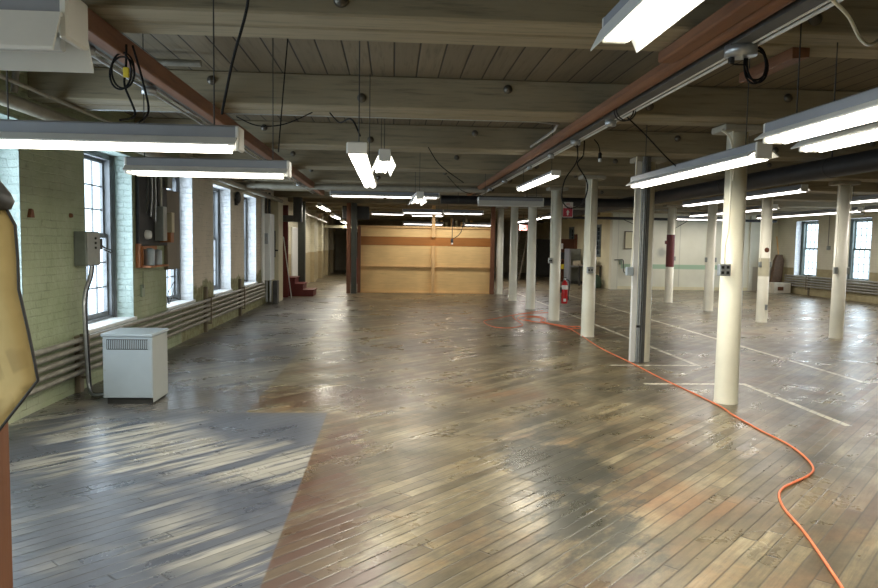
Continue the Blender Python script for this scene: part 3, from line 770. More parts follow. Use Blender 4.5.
cord([(3.27, 6.9, 2.8), (3.35, 6.88, 2.72), (3.4, 6.88, 2.5), (3.41, 6.9, 2.3)], 'cream flex running down into the nearest column conduit', .012, mat='cream')
cord([(1.95, 3.1, 2.74), (2.1, 3.2, 2.70), (2.3, 3.4, 2.66), (2.5, 3.6, 2.70), (2.8, 3.9, 2.86)], 'cream flex looping across the right channel at the top edge', .009, mat='cream')
pipe('pull_rod', [(3.87, 5.2, 3.16), (3.87, 5.2, 2.0)], .006, 'lampwhite', 'thin white pull rod hanging at the right edge of the photo', 'rod', 6)

# ------------------------------------------------------------------ left wall services
posn = ['topmost', 'second from the top', 'middle', 'second from the bottom', 'lowest']
for i in range(5):
    z = .57-.083*i
    one(MB().tube([(XL+.09, 2.0, z), (XL+.09, 17.9, z)], .027, 10), 'heating_pipe', M['pipegrey'], posn[i]+' of the five heating pipes along the left wall', 'pipe')
for y, lab in ((7.52, 'wooden pipe post by the grey cabinet under the near window'), (12.55, 'pipe post on the left wall before the third window'), (15.35, 'pipe post on the left wall between the farther windows')):
    b = MB(); b.box(XL+.001, XL+.06, y-.045, y+.045, 0, .80 if y > 9 else .60, 0, .006)
    b.box(XL+.12, XL+.135, y-.02, y+.02, .15, .62)
    for z in (.15, .60): b.box(XL+.05, XL+.13, y-.02, y+.02, z, z+.02)
    one(b, 'pipe_bracket', M['oldwood'], lab, 'bracket')
for i in range(5):
    z = .66-.088*i
    one(MB().tube([(XR-.1, 8., z), (XR-.1, YB-.8, z)], .03, 10), 'heating_pipe', M['piperight'], posn[i]+' of the heating pipes along the right wall', 'pipe')

for y, lab in ((24.0, 'pipe rack bracket under the left one of the right wall windows'), (19.9, 'pipe rack bracket at the right edge of the right wall')):
    b = MB(); b.box(XR-.05, XR, y-.03, y+.03, 0, .74); b.box(XR-.14, XR-.13, y-.02, y+.02, .2, .72)
    for z in (.2, .72): b.box(XR-.14, XR-.04, y-.02, y+.02, z, z+.012)
    one(b, 'pipe_bracket', M['oldwood'], lab, 'bracket')
# grey cabinet (transformer) near the window
cx0, cx1, cy0, cy1 = -2.80, -2.33, 6.95, 7.42
t = thing('transformer_cabinet', (-2.6, 7.18, 0), 'light grey metal cabinet with slotted vent, standing below the near window', 'cabinet')
b = MB(); b.box(cx0, cx1, cy0, cy1, .065, .67, 0, .006); b.build('body', M['boxgrey'], t)
MB().box(cx0-.012, cx1+.012, cy0-.012, cy1+.012, .67, .70, 0, .005).build('lid', M['boxgrey'], t)
MB().box(cx0+.03, cx1-.02, cy0+.03, cy1-.02, 0, .065).build('plinth', M['dark'], t)
gr = MB(); gr.box(cx0+.04, cx1-.04, cy0-.004, cy0+.002, .545, .645, 0)
for i in range(22):
    x = cx0+.048+i*.0178; gr.box(x, x+.008, cy0-.009, cy0-.003, .552, .638, 1)
gr.build('vent', [M['dark'], M['boxgrey']], t)
sc = MB()
for x in (cx0+.02, cx1-.02):
    for z in (.1, .22, .34, .46, .6): sc.lathe([(.0, -.006), (.005, -.005), (.006, 0)], (x, cy0, z), 'y', 8)
for x in (cx0+.15, cx0+.3): sc.lathe([(.0, -.006), (.005, -.005), (.006, 0)], (x, cy0, .085), 'y', 8)
sc.build('screws', M['galv'], t)
sd = MB(); sd.box(cx1-.001, cx1+.004, cy0+.015, cy1-.015, .02, .665); sd.build('side_panel', M['boxside'], t)

# switch box by the window
t = thing('switch_box', (XL+.08, 7.66, 1.32), 'grey electrical switch box with side lever on the pier by the near window', 'switch box')
MB().box(XL, XL+.12, 7.52, 7.86, 1.33, 1.69, 0, .006).build('body', M['switch'], t)
MB().box(XL+.12, XL+.135, 7.53, 7.85, 1.34, 1.68, 0, .004).build('door', M['switchface'], t)
d = MB()
for z in (1.62, 1.57, 1.52): d.lathe([(0, .016), (.012, .014), (.014, 0)], (XL+.135, 7.72, z), 'x', 10)
d.build('indicator', BK, t)
lv = MB(); lv.box(XL+.06, XL+.14, 7.86, 7.90, 1.50, 1.62, 0, .005); lv.tube(smooth_path([(XL+.11, 7.90, 1.56), (XL+.12, 7.96, 1.53), (XL+.14, 8.04, 1.50), (XL+.17, 8.06, 1.49), (XL+.17, 8.04, 1.465), (XL+.12, 7.98, 1.50)], 4), .009, 6)
lv.build('lever', M['dark'], t)
for dx, lab, m_ in ((.0, 'grey conduit dropping from the switch box to the floor', 'galv'), (.045, 'black cable dropping beside the conduit below the switch box', 'black')):
    one(MB().tube(smooth_path([(XL+.13, 7.62+dx, 1.33), (XL+.13, 7.58+dx, 1.22), (XL+.13, 7.45+dx, 1.05), (XL+.14, 7.40+dx, .85), (XL+.16, 7.40+dx, .3), (XL+.17, 7.40+dx, .10), (XL+.22, 7.34+dx*.5, .03), (XL+.32, 7.26+dx, .025), (cx0-.005, 7.30+dx, .04)], 6), .017, 8),
        'conduit', M[m_], lab, 'conduit')

# electrical backboard at the second window pier
t = thing('equipment_board', (XL+.05, 9.8, 1.2), 'dark backboard crowded with meters and conduit between the first two windows', 'electrical board')
MB().box(XL+.005, XL+.05, 9.28, 10.40, 1.535, 2.46, 0, .004).build('backboard', M['boardblack'], t)
MB().box(XL+.0, XL+.055, 9.27, 9.335, 1.25, 1.56).build('bracket', M['orangewood'], t)
MB().box(XL+.05, XL+.17, 9.86, 10.02, 1.60, 2.07, 0, .006).build('meter_box', M['switchface'], t)
MB().box(XL+.05, XL+.16, 9.90, 10.0, 1.66, 2.0).build('meter_window', M['dark'], t)
MB().box(XL+.05, XL+.21, 10.1, 10.22, 1.72, 2.0, 0, .005).build('white_box', M['palepanel'], t)
MB().box(XL+.05, XL+.20, 10.08, 10.22, 1.58, 1.72, 0, .005).build('wooden_box', M['orangewood'], t)
MB().lathe([(0, .07), (.05, .065), (.06, .03), (.06, 0)], (XL+.05, 9.52, 1.68), 'x', 16).build('dial', M['white'], t)
for i, y in enumerate((9.5, 9.62, 9.68, 9.76, 9.92)):
    MB().tube(smooth_path([(XL+.09, y, 2.66), (XL+.09, y+(.03 if i % 2 else -.02), 2.3), (XL+.08, y+.02*i-.02, 1.95-.03*i)], 5), .014, 8).build('conduit', M['galv' if i % 2 else 'ducting'], t)
MB().tube([(XL+.11, 9.96, 2.66), (XL+.11, 9.96, 2.05)], .016, 8).build('conduit', M['lampwhite'], t)
t = thing('wall_shelf', (XL+.1, 9.5, 1.2), 'small orange wooden shelf box under the dark equipment board', 'shelf')
b = MB(); b.box(XL+.0, XL+.015, 9.34, 10.06, 1.25, 1.53); b.box(XL+.0, XL+.17, 9.34, 10.06, 1.25, 1.275); b.box(XL+.015, XL+.07, 9.34, 9.365, 1.275, 1.53)
b.build('box', M['orangewood'], t)
for y, r, h, lab in ((9.53, .066, .21, 'larger pale blue can on the orange wall shelf'), (9.86, .052, .19, 'smaller pale can on the orange wall shelf')):
    c = MB(); c.lathe([(r, 0), (r, h), (r*.9, h+.005), (r*.3, h+.02), (0, h+.02)], (XL+.09, y, 1.276), 'z', 20)
    one(c, 'can', M['can'], lab, 'can')
one(MB().box(XL+.0, XL+.05, 10.41, 10.98, 1.18, 2.34, 0, .004), 'wooden_board', M['oldwood'], 'weathered brown board covering the left part of the second window', 'board')
one(MB().box(XL+.02, XL+.10, 10.3, 10.5, 2.36, 2.6, 0, .004), 'junction_box', M['switchface'], 'small box at the top beside the dark equipment board', 'box')
cord([(XL+.04, 9.42, 1.2), (XL+.045, 9.40, 1.08), (XL+.04, 9.42, .98)], 'thin cord with tag hanging under the orange shelf', .004)
cord([(XL+.05, 10.42, .68), (XL+.07, 10.35, .85), (XL+.09, 10.6, 1.0), (XL+.08, 10.5, .8), (XL+.05, 10.46, .68)], 'loose grey wire loop on the sill of the second window', .005)
one(MB().box(XL+.001, XL+.03, 9.42, 9.52, .86, 1.02, 0, .004), 'wall_plate', M['green'], 'pale plate on the green brick below the equipment board', 'plate')
one(MB().prism([(6.60, 1.80), (6.68, 1.80), (6.66, 1.87), (6.63, 1.88)], XL, XL+.03), 'wall_hook', M['copper'], 'rusty orange bracket on the green pier at far left', 'bracket')
one(MB().lathe([(0, .03), (.02, .025), (.025, 0)], (XL, 7.45, 1.85), 'x', 10), 'wall_hook', M['copper'], 'small round rusty stub above the switch box', 'bracket')
t = thing('alarm_bell', (XL+.05, 14.95, 2.45), 'dark round bell on the beige pier near the thick beige pipe', 'bell')
MB().lathe([(0, .08), (.07, .075), (.12, .05), (.13, .02), (.13, 0)], (XL+.03, 15.05, 2.52), 'x', 20).build('gong', M['dark'], t)
MB().box(XL, XL+.05, 14.98, 15.1, 2.36, 2.50).build('mount', M['dark'], t)

# far left: white riser, cabinet, door closet, red panel, steps
pipe('riser_pipe', [(XL+.08, 17.75, .55), (XL+.08, 17.75, 2.68)], .04, 'white', 'white vertical pipe beside the tall pale electrical cabinet', 'pipe', 12)
t = thing('electrical_cabinet', (XL+.17, 18.2, .55), 'tall pale grey electrical cabinet on the left wall past the windows', 'cabinet')
MB().box(XL, XL+.20, 18.1, 18.75, .62, 2.32, 0, .01).build('body', M['panelwhite'], t)
MB().box(XL+.04, XL+.15, 18.07, 18.1, 1.55, 1.82, 0, .006).build('switch_plate', M['boxgrey'], t)
MB().box(XL+.08, XL+.12, 18.04, 18.07, 1.63, 1.72).build('knob', M['galv'], t)
for x in (.06, .15): MB().tube([(XL+x, 18.3, 2.32), (XL+x, 18.3, 2.86)], .03, 8).build('conduit', M['ducting'], t)
for x in (.08, .17): MB().tube([(XL+x, 18.25, .06), (XL+x, 18.25, .62)], .03, 8).build('conduit', M['galv'], t)
one(MB().box(XL+.22, XL+.34, 18.35, 18.62, 0, .60, 0, .005), 'switch_box', M['ducting'], 'dark grey floor box below the tall pale cabinet', 'box')
t = thing('closet', (XL+.1, 19.6, 0), 'pale yellow closet with a long black bar handle beyond the electrical cabinet', 'closet')
MB().box(XL+.03, XL+.29, 18.85, 19.6, 0, 2.66, 0, .01).build('body', M['palepanel'], t)
MB().box(XL+.17, XL+.21, 18.81, 18.85, 1.2, 1.9).build('bar', BK, t)
MB().box(XL+.21, XL+.28, 18.80, 18.84, 1.36, 1.40).build('handle', BK, t)
one(MB().box(XL+.03, XL+.30, 20.5, 20.56, 0, 2.66, 0, .01), 'red_board', M['redpaint'], 'tall dark red board standing against the left wall beside the red steps', 'board')
t = thing('step_unit', (-2.8, 21.4, 0), 'dark red wooden three step stair by the left wall', 'steps')
for i, (xa, xb, h) in enumerate(((-3.14, -2.88, .56), (-2.88, -2.64, .38), (-2.64, -2.34, .20))):
    MB().box(xa, xb, 21.0, 21.9, 0, h-.03, 0, .004).build('riser', M['redpaint'], t)
    MB().box(xa-.0, xb+.03, 20.97, 21.93, h-.03, h, 0, .006).build('tread', M['redpaint'], t)
t = thing('broom_handle', (-2.78, 20.5, 0), 'pale pole leaning against the closet in front of the red steps', 'pole')
MB().tube([(-2.86, 20.2, .0), (-3.02, 19.75, 1.75)], .014, 8).build('pole', M['lampwhite'], t)
# door opening glow side: white door beyond the steps
struct(MB().box(XL+.001, XL+.05, 23.2, 24.6, 0, 2.1, 0, .01).build('door_1', M['white']))
one(MB().box(-2.92, -2.70, 21.98, 22.16, 0, 2.868, 0, .01), 'post', M['steelpost'], 'dark green grey post rising just behind the red steps', 'post')
t = thing('sheet_duct', (-3.0, 20.2, 2.2), 'dark grey rectangular duct elbow under the ceiling above the red steps', 'duct')
MB().box(-2.80, -2.56, 20.08, 20.3, 2.18, 2.868, 0, .01).build('riser', M['ducting'], t)
MB().box(-3.25, -2.80, 20.08, 20.3, 2.18, 2.36, 0, .01).build('arm', M['ducting'], t)
# brick pilasters of the corridor
for i, y in enumerate((25.6, 28.6, 31.6, 34.6, 37.6)):
    struct(MB().box(XL, XL+.16, y, y+.7, 0, ZC-.01).build('trim_%d' % (20+i), M['wall_left']))
pipe('corridor_pipe', [(-2.85, 22.3, 2.56), (-2.75, 22.9, 2.5), (-2.6, 28., 2.4)], .03, 'lampwhite', 'pale pipe slanting down along the left corridor wall', 'pipe')
one(MB().box(XL, -1.2, 33.4, 33.55, 2.3, 2.42), 'cross_rail', M['palepanel'], 'pale yellow rail crossing the corridor high up', 'rail')
one(MB().box(-2.35, -1.1, 39.3, 40.2, 0, 2.2, 0, .01), 'storage_cabinet', M['dark'], 'dark cabinet closing the far end of the left corridor', 'cabinet')
one(MB().box(-1.65, -1.32, 28.2, 28.7, 0, 1.0, 0, .01), 'red_bin', M['redpaint'], 'small dark red box in the corridor beside the dark post', 'box')

# dark post and brown post left of the partition
one(MB().box(-1.30, -1.13, 22.35, 22.55, 0, 2.868, 0, .008), 'post', M['steelpost'], 'black square post at the left end of the plywood partition', 'post')
one(MB().box(-1.45, -1.32, 22.4, 22.55, 0, 2.868, 0, .008), 'post', M['brownpost'], 'red brown timber post left beside the black post', 'post')
one(MB().box(-1.6, -.75, 22.56, 22.75, 2.35, 2.78, 0, .02), 'unit_heater', M['dark'], 'dark block shaped unit fixed near the top of the black post', 'heater')

# plywood partition
t = thing('plywood_partition', (1.1, 22.9, 0), 'plywood partition wall with orange band and studs in the middle distance', 'partition')
xa, xm, xb = -1.10, 1.33, 3.33
for x0, x1 in ((xa, xm), (xm, xb)):
    for z0, z1 in ((.02, .87), (.87, 1.55), (1.83, 2.17)):
        MB().box(x0+.006, x1-.006, 22.87, 22.89, z0+.003, z1-.003).build('plywood_sheet', M['ply'], t)
    MB().box(x0, x1, 22.86, 22.89, 1.55, 1.83).build('varnished_board', M['plyband'], t)
MB().box(xa, xb, 22.80, 22.885, .85, .89, 0, .004).build('rail', M['stud'], t)
MB().box(xa, xb, 22.80, 22.95, 2.12, 2.18, 0, .004).build('top_rail', M['stud'], t)
MB().box(xa, xb, 22.80, 22.90, 0, .04, 0, .004).build('bottom_rail', M['stud'], t)
MB().box(xm-.055, xm+.055, 22.75, 22.86, 0, 1.55, 0, .004).build('stud', M['stud'], t)
MB().box(xm-.055, xm+.055, 22.75, 22.86, 1.83, 2.86, 0, .004).build('stud', M['stud'], t)
MB().box(xb-.13, xb-.0, 22.70, 22.86, 0, 2.86, 0, .006).build('end_post', M['brownpost'], t)
MB().box(xa-.02, xa+.08, 22.76, 22.86, 0, 2.17, 0, .006).build('end_stud', M['brownpost'], t)
t = thing('hanging_socket', (1.92, 22.6, 1.66), 'small socket hanging on wires before the orange band of the partition', 'socket')
MB().tube(smooth_path([(1.95, 22.6, 2.64), (1.93, 22.6, 2.2), (1.92, 22.6, 1.78)], 4), .012, 6).build('wire', BK, t)
MB().tube(smooth_path([(2.3, 22.6, 2.5), (2.2, 22.6, 2.0), (1.94, 22.6, 1.78)], 4), .012, 6).build('wire', BK, t)
MB().lathe([(.0, 1.66), (.045, 1.67), (.045, 1.74), (.03, 1.79)], (1.92, 22.6, 0), 'z', 12).build('socket_body', M['dark'], t)
MB().lathe([(.0, 1.60), (.035, 1.62), (.035, 1.66), (.0, 1.67)], (1.92, 22.6, 0), 'z', 12).build('socket_tip', M['white'], t)
# joists / racks glimpsed above and beyond the partition
t = thing('storage_rack', (2.6, 31, 1.8), 'rack of upright timbers glimpsed above the right half of the partition', 'rack')
for i in range(9):
    x = 1.9+.22*i; MB().box(x, x+.09, 31.0+.03*(i % 3), 31.12+.03*(i % 3), 0, 2.75-.08*(i % 3)).build('upright', M['stud' if i % 2 else 'palepanel'], t)
MB().box(1.9, 3.75, 31.2, 31.3, 0, .1).build('foot_rail', M['stud'], t)

# ------------------------------------------------------------------ beyond the columns
one(MB().box(4.2, 4.9, 36., 36.6, 0, 2.2, 0, .01), 'storage_cabinet', M['dark'], 'dark tall cabinet at the back, just right of the partition', 'cabinet')
t = thing('ladder', (5.9, 33, 0), 'wooden ladder leaning under the exit sign', 'ladder')
for dx in (0, .4):
    MB().tube([(5.55+dx, 32.6, 0), (6.1+dx, 33.2, 2.4)], .035, 6).build('rail', M['oldwood'], t)
for i in range(7):
    f = (i+.7)/8; MB().tube([(5.55+.55*f, 32.6+.6*f, 2.4*f), (5.95+.55*f, 32.6+.6*f, 2.4*f)], .02, 6).build('rung', M['oldwood'], t)
one(MB().box(7.5, 8.25, 36., 36.6, 0, 1.95, 0, .01), 'storage_cabinet', M['dark'], 'black tall cabinet left of the brown bookcase', 'cabinet')
t = thing('bookcase', (7.9, 31., 0), 'brown open bookcase behind the fire extinguisher column', 'bookcase')
bc = M['brownpost']
MB().box(7.35, 7.39, 31, 31.4, 0, 1.92).build('side_panel', bc, t); MB().box(8.22, 8.26, 31, 31.4, 0, 2.15).build('side_panel', bc, t)
MB().box(7.39, 8.22, 31.38, 31.4, 0, 1.92).build('back_panel', bc, t)
for z in (.05, .55, 1.0, 1.45, 1.9): MB().box(7.39, 8.22, 31, 31.38, z, z+.03).build('shelf', bc, t)
for i, (x, z, w, h, m_, lab) in enumerate(((7.45, 1.48, .2, .25, 'white', 'white carton on the upper bookcase shelf'), (7.5, 1.03, .25, .3, 'dark', 'dark box on the middle bookcase shelf'),
        (7.45, .58, .35, .22, 'yellow', 'yellow carton on a lower bookcase shelf'), (7.85, .58, .2, .3, 'cardboard', 'pale carton beside the yellow one in the bookcase'), (7.9, 1.03, .2, .2, 'copper', 'rusty tin on the middle bookcase shelf'))):
    one(MB().box(x, x+w, 31.06, 31.3, z+.002, z+h, 0, .01), 'carton', M[m_], lab, 'box')
# machine / desk by the return wall
t = thing('metal_desk', (7.7, 30, 0), 'grey metal desk unit between the bookcase and the outlet column', 'desk')
MB().box(7.55, 7.65, 29.6, 30.4, 0, 1.5, 0, .01).build('side_panel', M['lampgrey'], t)
MB().box(7.65, 8.25, 30.3, 30.4, .0, 1.5, 0, .01).build('back_panel', M['switchface'], t)
MB().box(7.65, 8.25, 29.6, 30.3, .72, .78, 0, .01).build('desk_top', M['lampgrey'], t)
MB().box(7.65, 8.25, 29.7, 30.3, 0, .1).build('foot', M['dark'], t)
one(MB().box(7.75, 8.1, 29.7, 30.0, .781, 1.0, 0, .02), 'carton', M['cardboard'], 'pale brown carton on the grey metal desk', 'box')
t = thing('workbench', (8., 27.6, 0), 'cluttered workbench before the narrow window of the side wall', 'workbench')
MB().box(7.62, 8.28, 27.2, 28.4, .82, .88, 0, .01).build('bench_top', M['oldwood'], t)
for x in (7.66, 8.2):
    for y in (27.25, 28.3): MB().box(x, x+.06, y, y+.06, 0, .82).build('leg', M['dark'], t)
one(MB().box(7.75, 8.15, 27.5, 27.9, .881, 1.10, 0, .03), 'tool_case', M['switch'], 'green grey tool case on the workbench', 'case')
b = MB(); b.lathe([(.0, 0), (.24, 0), (.27, .15), (.22, .4), (.1, .52), (0, .54)], (7.95, 27.0, 0), 'z', 14)
one(b, 'sack', M['dgreen'], 'dark green sack on the floor in front of the workbench', 'bag')
cord([(8.4, 26.08, 1.12), (8.6, 26.08, 1.13), (8.75, 26.08, 1.1), (8.78, 26.08, .7), (8.95, 26.08, .6), (9.1, 26.08, .75), (9.1, 26.08, 1.0)], 'grey hose looping on the left corner of the white back wall', .018, mat='ducting', name='hose')
t = thing('wall_board', (9.2, YB-.02, 1.6), 'square grey framed board on the white back wall', 'board')
MB().box(8.82, 9.66, YB-.03, YB-.004, 1.55, 2.20).build('panel', M['fwall'], t)
f = MB(); f.box(8.80, 8.84, YB-.04, YB-.002, 1.53, 2.22); f.box(9.64, 9.68, YB-.04, YB-.002, 1.53, 2.22); f.box(8.84, 9.64, YB-.04, YB-.002, 2.18, 2.22); f.box(8.84, 9.64, YB-.04, YB-.002, 1.53, 1.57)
f.build('frame', M['oldwood'], t)
one(MB().box(8.62, 8.74, YB-.06, YB, .95, 1.15, 0, .008), 'wall_box', M['green'], 'small green box at the left end of the green wall stripe', 'box')
one(MB().box(12.75, 12.87, YB-.05, YB, 1.0, 1.15, 0, .008), 'wall_box', M['galv'], 'small grey box on the green stripe by the far row columns', 'box')
struct(MB().box(8.3, 8.55, YB-.1, YB, 0, 2.86).build('trim_30', M['wall_back']))
struct(MB().box(8.5, 13.7, YB-.03, YB, 0, .12).build('baseboard_back', M['fwall']))
struct(MB().box(13.72, 13.8, YB-.06, YB, 0, 2.86).build('trim_31', M['wall_back']))
pipe('riser_pipe', [(XR-.06, 22.95, 1.76), (XR-.06, 22.95, 2.8)], .014, 'pipegrey', 'dark conduit on the right wall between the two windows', 'pipe')
one(MB().box(XR-.08, XR, 22.9, 23.0, 1.62, 1.76), 'wall_box', M['switchface'], 'small box at the end of the right wall conduit', 'box')
one(MB().box(XR-.08, XR, 22.5, 22.62, 1.15, 1.4), 'wall_box', M['green'], 'green box on the right wall left of the right window', 'box')
# corner: carton, bristle mat, stick
t = thing('carton', (14.1, 25.2, 0), 'white printed carton on the floor in the far right corner', 'box')
MB().box(14.05, 14.7, 24.9, 25.38, .0, .38, 0, .01).build('body', M['cardboard'], t)
MB().box(14.2, 14.42, 24.893, 24.9, .1, .24).build('print_panel', M['copper'], t)
t = thing('push_broom', (14.3, 25.8, 0), 'brown matting bundle with a stick leaning in the far right corner', 'broom')
b = MB(); b.prism([(14.22, 0.), (14.62, 0.), (14.72, 1.2), (14.64, 1.42), (14.47, 1.42), (14.38, 1.2)], 25.45, 25.62, 'y'); b.build('bundle', M['brownmat'], t)
MB().tube([(14.54, 25.53, 1.3), (14.66, 25.95, 2.1)], .025, 8).build('stick', M['stud'], t)

# exit sign
t = thing('exit_sign', (5.5, 30, 2.3), 'lit red exit sign hanging beyond the columns', 'sign')
MB().box(5.5, 5.86, 30.3, 30.36, 2.26, 2.50, 0, .01).build('case', M['exit'], t)
def letters(txt, x, y, z, size, mat, parent, align='CENTER', name='lettering'):
    cu = bpy.data.curves.new(name, 'FONT'); cu.body = txt; cu.size = size; cu.align_x = align; cu.extrude = .002
    tmp = bpy.data.objects.new(name, cu); COL.objects.link(tmp)
    dg = bpy.context.evaluated_depsgraph_get(); me = bpy.data.meshes.new_from_object(tmp.evaluated_get(dg))
    bpy.data.objects.remove(tmp); me.materials.clear(); me.materials.append(mat)
    ob = bpy.data.objects.new(name, me); COL.objects.link(ob); ob.parent = parent
    ob.rotation_euler = (PI/2, 0, 0); ob.location = Vector((x, y, z))-parent.location
    return ob
letters('EXIT', 5.68, 30.295, 2.325, .15, M['extred'], t)
MB().tube([(5.68, 30.33, 2.5), (5.68, 30.33, 3.1)], .01, 6).build('hanger', M['dark'], t)

# fire extinguisher sign on column 3, and extinguisher
yc = Y0+3*SP
t = thing('extinguisher_sign', (3.78, yc-.02, 2.2), 'red and white fire extinguisher sign projecting from a column', 'sign')
MB().box(3.645, 3.87, yc-.03, yc-.018, 2.235, 2.56, 0, .003).build('plate', M['white'], t)
MB().box(3.655, 3.86, yc-.034, yc-.030, 2.245, 2.43).build('red_field', M['signred'], t)
MB().prism([(3.757, 2.40), (3.72, 2.34), (3.74, 2.34), (3.74, 2.29), (3.757, 2.27), (3.775, 2.29), (3.775, 2.34), (3.795, 2.34)], yc-.038, yc-.034, 'y').build('arrow', M['white'], t)
letters('FIRE', 3.757, yc-.034, 2.495, .052, M['signred'], t)
letters('EXTINGUISHER', 3.757, yc-.034, 2.447, .028, M['signred'], t)
t = thing('fire_extinguisher', (3.74, yc-.0, .36), 'red fire extinguisher hung on the right of a cream column', 'fire extinguisher')
ex, ey = 3.74, yc-.02
MB().lathe([(.0, .37), (.062, .37), (.07, .39), (.07, .78), (.055, .83), (.025, .86), (.022, .88)], (ex, ey, 0), 'z', 20).build('cylinder', M['extred'], t)
MB().lathe([(.022, .88), (.03, .885), (.03, .92), (.0, .93)], (ex, ey, 0), 'z', 12).build('valve', M['galv'], t)
MB().box(ex-.012, ex+.012, ey-.1, ey+.03, .925, .94, 0, .003).build('lever', BK, t)
MB().tube(smooth_path([(ex+.02, ey, .90), (ex+.09, ey-.02, .86), (ex+.10, ey-.02, .75), (ex+.085, ey-.02, .62), (ex+.08, ey-.02, .52)], 5), .011, 8).build('hose', BK, t)
MB().lathe([(.02, 0), (.012, .08)], (ex+.08, ey-.02, .45), 'z', 10).build('nozzle', BK, t)
b = MB(); b.lathe([(.0705, .68), (.0705, .77)], (ex, ey, 0), 'z', 20); b.build('label_band', M['white'], t)
MB().box(ex-.035, ex+.02, ey-.074, ey-.066, .42, .48).build('label_tag', M['white'], t)
MB().box(ex-.11, ex-.06, ey-.02, ey+.02, .6, .72).build('bracket', M['dark'], t)

# ------------------------------------------------------------------ orange extension cord
zc = .008
main = [(2.02, 2.75), (2.10, 2.95), (2.17, 3.12), (2.36, 3.72), (2.45, 4.09), (2.55, 4.33), (2.66, 4.47), (2.79, 4.57), (2.99, 4.72), (3.12, 4.87), (3.22, 5.13), (3.29, 5.49), (3.29, 5.93), (3.32, 6.5), (3.36, 6.82), (3.355, 7.54), (3.33, 8.42), (3.34, 9.40), (3.33, 10.95), (3.47, 13.1), (3.40, 14.0), (3.2, 14.4), (2.95, 14.6)]
one(MB().tube(smooth_path([(x, y, zc) for x, y in main], 6), .0085, 8), 'extension_cord', M['orange'], 'orange extension cord snaking from the foreground along the column row', 'cord')
loop1 = [(2.95, 14.6), (2.87, 14.9), (3.0, 15.3), (3.2, 15.32), (3.3, 15.0), (3.15, 14.6), (3.24, 14.19), (3.43, 13.65), (3.7, 13.67), (3.68, 13.33), (3.46, 13.3), (3.3, 13.7), (3.1, 14.3), (2.8, 14.7), (2.75, 15.1), (2.95, 15.5), (3.3, 15.5), (3.35, 15.0), (3.2, 14.3), (3.38, 13.85), (3.62, 13.5)]
one(MB().tube(smooth_path([(x, y, zc+.016+.004*(i % 2)) for i, (x, y) in enumerate(loop1)], 6), .0095, 8), 'extension_cord', M['orange'], 'tangled orange cord heaped by the extinguisher column', 'cord')
loop2 = [(3.75, 17.1), (3.58, 16.95), (3.01, 16.24), (2.29, 15.19), (1.98, 14.71), (1.92, 14.24), (2.0, 13.64), (2.19, 13.44), (2.46, 13.59), (2.67, 14.03), (2.68, 14.85), (2.8, 15.9), (3.3, 16.4), (3.8, 16.6)]
one(MB().tube(smooth_path([(x, y, zc) for x, y in loop2], 6), .0075, 8), 'extension_cord', M['copper'] if False else M['orange'], 'wide thin orange cord loop lying left of the cord heap', 'cord')

# ------------------------------------------------------------------ canvas and post in the left foreground
t = thing('canvas_sheet', (-.80, 1.37, 1.25), 'yellow canvas sheet with dark edging hanging at the left foreground', 'canvas')
DXC = -.022
out = [(-1.10, 1.70), (-.735, 1.685), (-.705, 1.66), (-.695, 1.60), (-.690, 1.52), (-.672, 1.45), (-.655, 1.39), (-.648, 1.345), (-.69, 1.30), (-.735, 1.258), (-.80, 1.20), (-1.10, 1.0)]
b = MB(); NR = 14
def cz(x, z): return 1.37+.012*math.sin(x*38+z*9)+.02*(x+.65)
rows = []
edge = [(-.722, 1.672), (-.708, 1.64), (-.703, 1.58), (-.700, 1.52), (-.684, 1.44), (-.674, 1.385), (-.668, 1.348), (-.70, 1.305), (-.77, 1.22)]
for (ex_, ez_) in edge:
    rows.append([(ex_+(-1.10-ex_)*j/NR, ez_+((1.70 if ez_ > 1.6 else ez_)-ez_)*0) for j in range(NR+1)])
vs = [(x, cz(x, z)+dy, z) for dy in (0, .004) for r in rows for (x, z) in r]
nr = len(rows); w = NR+1
fs = []
for d_ in (0, 1):
    for i in range(nr-1):
        for j in range(NR): a = d_*nr*w+i*w+j; fs.append((a, a+1, a+w+1, a+w))
for i in range(nr-1): a = i*w; fs.append((a, a+w, a+w+nr*w, a+nr*w))
b.add(vs, fs, 0, True); b.build('cloth', M['canvas'], t)
MB().tube([(p[0], cz(p[0], p[1])-.001, p[1]) for p in edge], .0028, 6).build('edging', M['dark'], t)
MB().lathe([(.0, 1.665), (.036, 1.67), (.042, 1.685), (.036, 1.70), (.020, 1.722), (.010, 1.78), (.0, 1.785)], (-.748, 1.36, 0), 'z', 16).build('hook_cap', M['dark'], t)
t = thing('wooden_stand', (-.76, 1.40, 0), 'orange brown wooden post below the yellow canvas at left', 'post')
MB().box(-.84, -.775, 1.395, 1.46, 0.02, 1.66, 0, .004).build('post', M['brownpost'], t)
MB().box(-1.05, -.79, 1.36, 1.50, 0, .04, 0, .004).build('foot', M['orangewood'], t)

# ------------------------------------------------------------------ groups of repeats
GR = {'column': 'round cream columns in two rows', 'ceiling_beam': 'whitewashed ceiling beams', 'fluorescent_light': 'fluorescent fixtures under the ceiling',
      'ceiling_channel': 'red brown ceiling channels', 'pipe_bracket': 'pipe brackets along the walls', 'lamp_cord': 'hanging cords and rods',
      'cable_coil': 'coiled black cables', 'power_cord': 'hanging black power cords', 'extension_cord': 'orange extension cords', 'storage_cabinet': 'dark storage cabinets at the back',
      'post': 'posts by the partition and steps', 'can': 'cans on the orange wall shelf', 'wall_hook': 'rusty wall stubs', 'wall_box': 'small wall boxes'}
for o in list(S.objects):
    if o.parent is None and 'label' in o.keys():
        kd = o.name.split('.')[0]
        if kd == 'heating_pipe': o['group'] = 'heating pipes on the left wall' if o.location.x < 0 else 'heating pipes on the right wall'
        elif kd in GR: o['group'] = GR[kd]

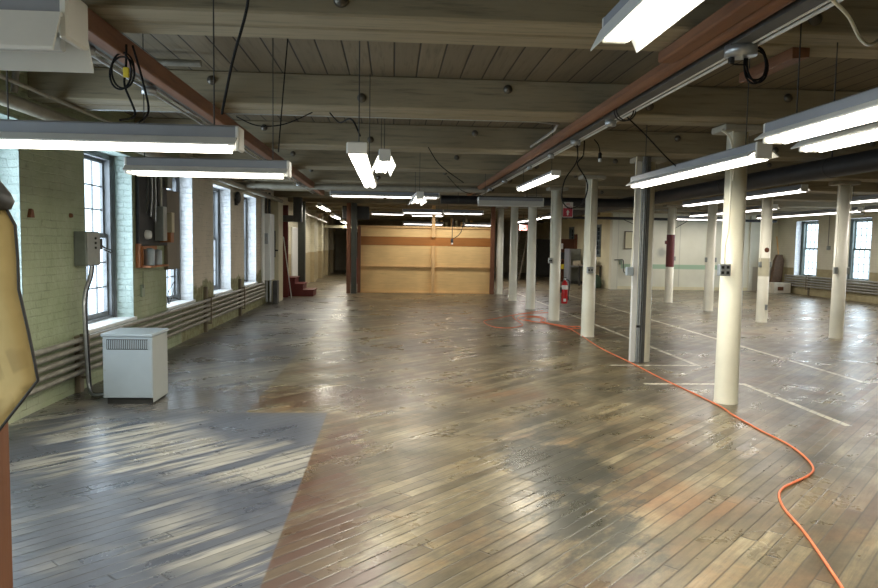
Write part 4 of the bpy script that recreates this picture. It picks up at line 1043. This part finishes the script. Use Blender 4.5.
# ------------------------------------------------------------------ world, camera, view
w = bpy.data.worlds.new('sky'); S.world = w; w.use_nodes = True
bg = w.node_tree.nodes['Background']; bg.inputs[0].default_value = (.70, .86, 1., 1); bg.inputs[1].default_value = 2.5; w.cycles.sampling_method = 'NONE'
def portal(x, y, z, sx, sy, sg):
    l = bpy.data.lights.new('window_daylight', 'AREA'); l.shape = 'RECTANGLE'; l.size = sx; l.size_y = sy; l.energy = 18.*sx*sy; l.color = (.78, .90, 1.)
    o = bpy.data.objects.new('window_daylight', l); COL.objects.link(o); o.location = (x, y, z); o.rotation_euler = (0, sg*PI/2, 0)
for a, b_ in WIN_L: portal(XL-.40, (a+b_)/2, (ZS+ZH)/2, ZH-ZS, b_-a, -1)
for a, b_ in WIN_R: portal(XR+.40, (a+b_)/2, (ZS+ZH)/2, ZH-ZS, b_-a, 1)
F_, YAW, PIT, ROL, H = 700.26, .0674, .0713, .0158, 1.618
cy, sy = math.cos(YAW), math.sin(YAW); cp, sp = math.cos(PIT), math.sin(PIT)
Fw = Vector((sy*cp, cy*cp, -sp)); R = Vector((cy, -sy, 0)); U = R.cross(Fw)
R2 = R*math.cos(ROL)+U*math.sin(ROL); U2 = U*math.cos(ROL)-R*math.sin(ROL)
cam = bpy.data.cameras.new('camera'); cam.sensor_width = 36; cam.lens = F_*36/878; cam.clip_start = .05; cam.clip_end = 200
co = bpy.data.objects.new('camera', cam); COL.objects.link(co)
co.matrix_world = Matrix(((R2.x, U2.x, -Fw.x, 0), (R2.y, U2.y, -Fw.y, 0), (R2.z, U2.z, -Fw.z, H), (0, 0, 0, 1)))
S.camera = co
S.view_settings.view_transform = 'Standard'; S.view_settings.look = 'None'; S.view_settings.gamma = 1; S.view_settings.exposure = .27
S.view_settings.use_curve_mapping = False
S.cycles.max_bounces = 8; S.cycles.diffuse_bounces = 5; S.cycles.glossy_bounces = 3; S.cycles.transparent_max_bounces = 8
S.cycles.use_denoising = True; S.cycles.sample_clamp_indirect = 6.; S.cycles.caustics_reflective = False; S.cycles.caustics_refractive = False
